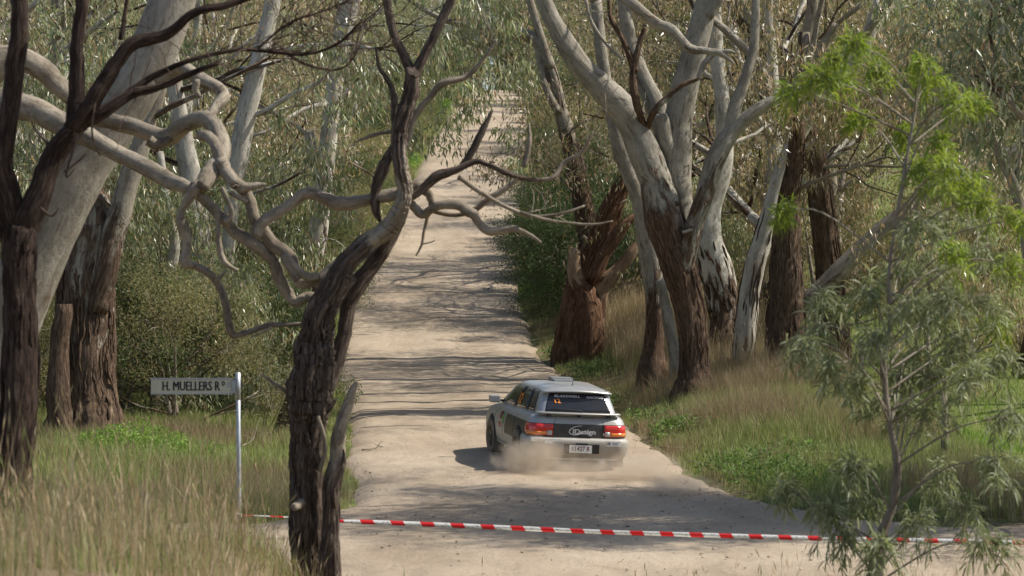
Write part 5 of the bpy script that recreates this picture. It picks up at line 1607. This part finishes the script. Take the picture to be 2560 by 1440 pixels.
rbox('sticker', -.74, .535, .10, .06, .06, WHITE, bum, .05)
a_, y_ = rbox('sticker', .58, .50, .24, .085, .078, WHITE, bum, .014)
V, Q = [], []
for q, (dx, dz, w_, h_) in enumerate([(-.075, .0, .05, .045), (.03, .014, .10, .012), (.03, -.014, .10, .012)]):
    box(V, Q, (.58 + dx, y_ - .0085, .50 + dz), (w_, .002, h_))
cpart('sticker_print', (np.vstack(V), np.vstack(Q)), GREYV, a_, smooth=False)
rbox('lower_lip', .0, .235, 1.30, .02, .058, SILVER, bum, .03)
# tailgate seams, logo, keyhole
def panel_M(x, z, off=.006):
    return Matrix.Translation((x, surf(min(.2, abs(x) / .64 * .2), z, LOWER, off)[1], z)) @ RX
ctext('IDesign', .115, WHITE, 'logo_lettering', car, panel_M(.09, .675), xs=1.12, bold=.005)
ring = []
for k in range(34):
    a = math.radians(55 + k * 285 / 33)
    ring.append((-.02 + .135 * math.cos(a), .70 + .068 * math.sin(a) + .10 * math.cos(a) * .25))
T = Tubes(97)
P = np.array([[x, surf(min(.2, abs(x) / .64 * .2), z, LOWER, .004)[1], z] for x, z in ring])
T.add(P @ R[:3, :3].T + R[:3, 3], [.003 + .006 * math.sin(math.pi * k / 33) for k in range(34)], 5)
T.build('logo_ring', WHITE, car)
V, Q = [], []
box(V, Q, (.10, surf(.03, .60, LOWER, .012)[1], .60), (.20, .02, .028))
cpart('tailgate_handle', (np.vstack(V), np.vstack(Q)), TRIM, smooth=False)
V, Q = [], []
box(V, Q, (.42, surf(.13, .65, LOWER, .004)[1], .645), (.018, .006, .035))
cpart('small_decal', (np.vstack(V), np.vstack(Q)), WHITE, smooth=False)
# door decals on the left side
for (u0, u1, za, zb, mt) in ((.575, .60, .60, .78, GREENV), (.605, .64, .66, .80, MAROON), (.61, .635, .52, .60, RED)):
    cpart('door_decal', pane(LOWER, np.linspace(u0, u1, 3), np.linspace(za, zb, 3), -1, .005, .003), mt)
# panel gaps
for sd in (1, -1):
    cpart('door_gap', join([pane(LOWER, np.linspace(u0, u0 + .0022, 2), np.linspace(.30, .90, 8), sd, .003, .004) for u0 in (.445, .585, .705)]), TRIM)
    cpart('tailgate_gap', pane(LOWER, np.linspace(.134, .1365, 2), np.linspace(.585, .90, 7), sd, .004, .004), TRIM)
cpart('side_sill', join([pane(LOWER, np.linspace(.36, .70, 10), np.linspace(.205, .27, 3), s_, .018, .02) for s_ in (1, -1)]), SILVER)

# spoilers
def wing(name, y0, y1, z, half, th, drop, bow, mat, ends=0.0):
    V = []
    xs_ = np.linspace(-half, half, 15)
    for y, zz_ in ((y0, z), (y1, z - drop), (y1 + .004, z - drop - th * .6), (y0, z - th)):
        for x in xs_:
            f = (x / half) ** 2
            V.append((x, y + bow * f * (1 if y != y0 else .5), zz_ - ends * f))
    n_ = len(xs_)
    Q = []
    for k in range(4):
        for j in range(n_ - 1):
            a, b_ = k * n_ + j, ((k + 1) % 4) * n_ + j
            Q.append((a, a + 1, b_ + 1, b_))
    Q.append((0, n_, 2 * n_, 3 * n_)); Q.append((n_ - 1, 4 * n_ - 1, 3 * n_ - 1, 2 * n_ - 1))
    return cpart(name, (np.array(V), np.array(Q)), mat)
wing('roof_spoiler', -1.66, -1.93, 1.352, .585, .032, .030, .10, SILVER, .03)
wing('tailgate_spoiler', -1.98, -2.17, .985, .70, .030, .012, .11, SILVER, .0)
for x in (-.5, 0, .5):
    V, Q = [], []
    box(V, Q, (x, -2.06, .945), (.06, .06, .06))
    cpart('spoiler_foot', (np.vstack(V), np.vstack(Q)), TRIM, smooth=False)
# roof vent and aerial
V, Q = [], []
box(V, Q, (.02, -.30, 1.42), (.36, .30, .055))
box(V, Q, (.02, -.52, 1.405), (.33, .16, .035))
cpart('roof_vent', (np.vstack(V), np.vstack(Q)), SILVER, smooth=False)
T = Tubes(98)
T.add(np.array([(0, -1.40, 1.38), (.004, -1.43, 1.43), (.01, -1.46, 1.52)]) @ R[:3, :3].T + R[:3, 3], [.012, .006, .003], 6)
T.build('aerial', TRIM, car)
# mirrors
for sd in (1, -1):
    V, Q = [], []
    box(V, Q, (sd * .93, .66, .985), (.19, .10, .125))
    m_ = cpart('mirror', (np.vstack(V), np.vstack(Q)), SILVER, smooth=False)
    bv = m_.modifiers.new('round', 'BEVEL'); bv.width = .02; bv.segments = 2
    V, Q = [], []
    box(V, Q, (sd * .81, .68, .955), (.12, .05, .04))
    cpart('mirror_arm', (np.vstack(V), np.vstack(Q)), TRIM, m_, smooth=False)
# underbody, exhaust, tow loop
V, Q = [], []
box(V, Q, (0, 0, .26), (1.36, 3.9, .14))
box(V, Q, (0, -1.2, .25), (1.2, .12, .12))
box(V, Q, (-.1, -1.75, .235), (.9, .30, .12))
cpart('underbody', (np.vstack(V), np.vstack(Q)), UNDER, smooth=False)
T = Tubes(99)
T.add(np.array([(.40, -1.5, .22), (.40, -1.9, .215), (.41, -2.14, .21)]) @ R[:3, :3].T + R[:3, 3], [.045, .045, .048], 12)
T.build('exhaust', METAL, car)

# wheels
def lathe(prof, n_=28):
    th = np.arange(n_) * 2 * math.pi / n_
    V = np.array([[(x, r * math.cos(t), r * math.sin(t)) for t in th] for x, r in prof]).reshape(-1, 3)
    Q = []
    for k in range(len(prof) - 1):
        for j in range(n_):
            Q.append((k * n_ + j, k * n_ + (j + 1) % n_, (k + 1) * n_ + (j + 1) % n_, (k + 1) * n_ + j))
    return V, np.array(Q)
TY = lathe([(-.095, .20), (-.10, .27), (-.085, .305), (-.04, .314), (.04, .314), (.085, .305), (.10, .27), (.095, .20), (.05, .19)], 32)
V, Q = TY
tyre_me = mk('tyre', V, [Q], RUBBER, link=False)
tread = []
for k in range(36):
    a = k * 2 * math.pi / 36
    for off_ in (-.045, .045):
        V, Q = [], []
        Rm = np.array([(1, 0, 0), (0, math.cos(a + off_), -math.sin(a + off_)), (0, math.sin(a + off_), math.cos(a + off_))])
        box(V, Q, Rm @ np.array([off_, 0, .315]), (.075, .032, .014), Rm)
        tread.append((np.vstack(V), np.vstack(Q)))
V, Q = join(tread)
tread_me = mk('tread', V, [Q], RUBBER, link=False, smooth=False)
parts = [lathe([(.03, .0), (.05, .03), (.06, .06), (.045, .075)], 24), lathe([(.095, .205), (.085, .195), (.03, .185), (-.05, .185)], 28)]
for k in range(6):
    a = k * math.pi / 3
    V, Q = [], []
    Rm = np.array([(1, 0, 0), (0, math.cos(a), -math.sin(a)), (0, math.sin(a), math.cos(a))])
    box(V, Q, Rm @ np.array([.05, 0, .125]), (.03, .05, .15), Rm)
    parts.append((np.vstack(V), np.vstack(Q)))
V, Q = join(parts)
rim_me = mk('rim', V, [Q], RIM, link=False, smooth=False)
disc_me = mk('brake_disc', *(lambda vq: (vq[0], [vq[1]]))(lathe([(.0, .0), (.0, .14), (-.02, .14)], 24)), UNDER, link=False)
shade_disc = lathe([(0, .0), (0, .37), (-.06, .372)], 32)  # dark disc on the body side, coloured as the shaded gap around a tyre
for sd in (1, -1):
    for y in (1.32, -1.20):
        w_ = bpy.data.objects.new('wheel', None); col.objects.link(w_); w_.parent = car
        w_.empty_display_size = .2
        w_.location = (sd * .765, y, .318)
        w_.rotation_euler = (0, 0, 0 if sd > 0 else math.pi)
        if y > 0: w_.rotation_euler[2] += math.radians(4)
        for nm, me in (('tyre', tyre_me), ('tread', tread_me), ('rim', rim_me), ('brake_disc', disc_me)):
            place(nm, me, w_)
        V, Q = shade_disc
        V = V * np.array([sd, 1, 1]) + np.array([sd * (.848 if y > 0 else .838), y, .315])
        cpart('arch_shade_disc', (V, Q if sd > 0 else Q[:, ::-1]), UNDER)
        V, Q = [], []
        box(V, Q, (sd * .775, y - .40, .20), (.20, .012, .28))
        cpart('mud_flap', (np.vstack(V), np.vstack(Q)), RUBBER, smooth=False)

# ------------------------------------------------------------------ dust thrown up by the wheels
def dust(name, label, c, s, dens, seed, rotz=0.0):
    m = bpy.data.materials.new(name)
    m.use_nodes = True
    nt = m.node_tree
    nt.nodes.clear()
    out = nd(nt, 'ShaderNodeOutputMaterial')
    pv = nd(nt, 'ShaderNodeVolumePrincipled')
    pv.inputs['Color'].default_value = (.74, .645, .53, 1)
    pv.inputs['Anisotropy'].default_value = .2
    tc = nd(nt, 'ShaderNodeTexCoord')
    ln = nd(nt, 'ShaderNodeVectorMath', operation='LENGTH')
    nt.links.new(tc.outputs['Object'], ln.inputs[0])
    n_ = noise(nt, mapping(nt, tc.outputs['Object'], (s[0], s[1], s[2])), 2.6, 4, .6, .3)
    n_.noise_dimensions = '4D'
    n_.inputs['W'].default_value = seed * 3.1
    fall = math_n(nt, 'SUBTRACT', 1.0, ln.outputs['Value'], True)
    d_ = math_n(nt, 'SUBTRACT', math_n(nt, 'ADD', math_n(nt, 'MULTIPLY', n_.outputs[0], 1.6), math_n(nt, 'MULTIPLY', fall, .9)), 1.02, True)
    d_ = math_n(nt, 'MULTIPLY', math_n(nt, 'MULTIPLY', d_, sstep_node(nt, fall)), dens)
    nt.links.new(d_, pv.inputs['Density'])
    nt.links.new(pv.outputs[0], out.inputs['Volume'])
    import bmesh
    bm = bmesh.new()
    bmesh.ops.create_icosphere(bm, subdivisions=3, radius=1.0)
    me = bpy.data.meshes.new(name)
    bm.to_mesh(me); bm.free()
    me.materials.append(m)
    o = place(name, me, None, c)
    o.scale = s
    o.rotation_euler = (0, 0, rotz)
    return tag(o, label, 'dust', kind='stuff')
def sstep_node(nt, v):
    r = ramp(nt, [(0.0, 0.0), (.35, 1.0)])
    nt.links.new(v, r.inputs[0])
    return r.outputs[0]
def gpt(px, py, D, up=0.0):
    p = at(px, py, D)
    return (p[0], p[1], float(base_z(np.array([D]))[0]) + up)
dust('dust_cloud', 'pale dust billowing behind the left rear wheel', gpt(1330, 1180, 47.0, .30), (.95, .9, .50), 6.0, 1)
dust('dust_cloud', 'low dust drifting behind the middle of the bumper', gpt(1440, 1190, 46.4, .16), (1.3, .8, .32), 3.2, 2)
dust('dust_cloud', 'brown dust and grit thrown up behind the right rear wheel', gpt(1600, 1200, 46.2, .20), (1.0, 1.0, .42), 4.0, 3)
dust('dust_cloud', 'thin dust trail settling over the junction', gpt(1690, 1240, 44.4, .12), (.9, .9, .28), 3.0, 4)
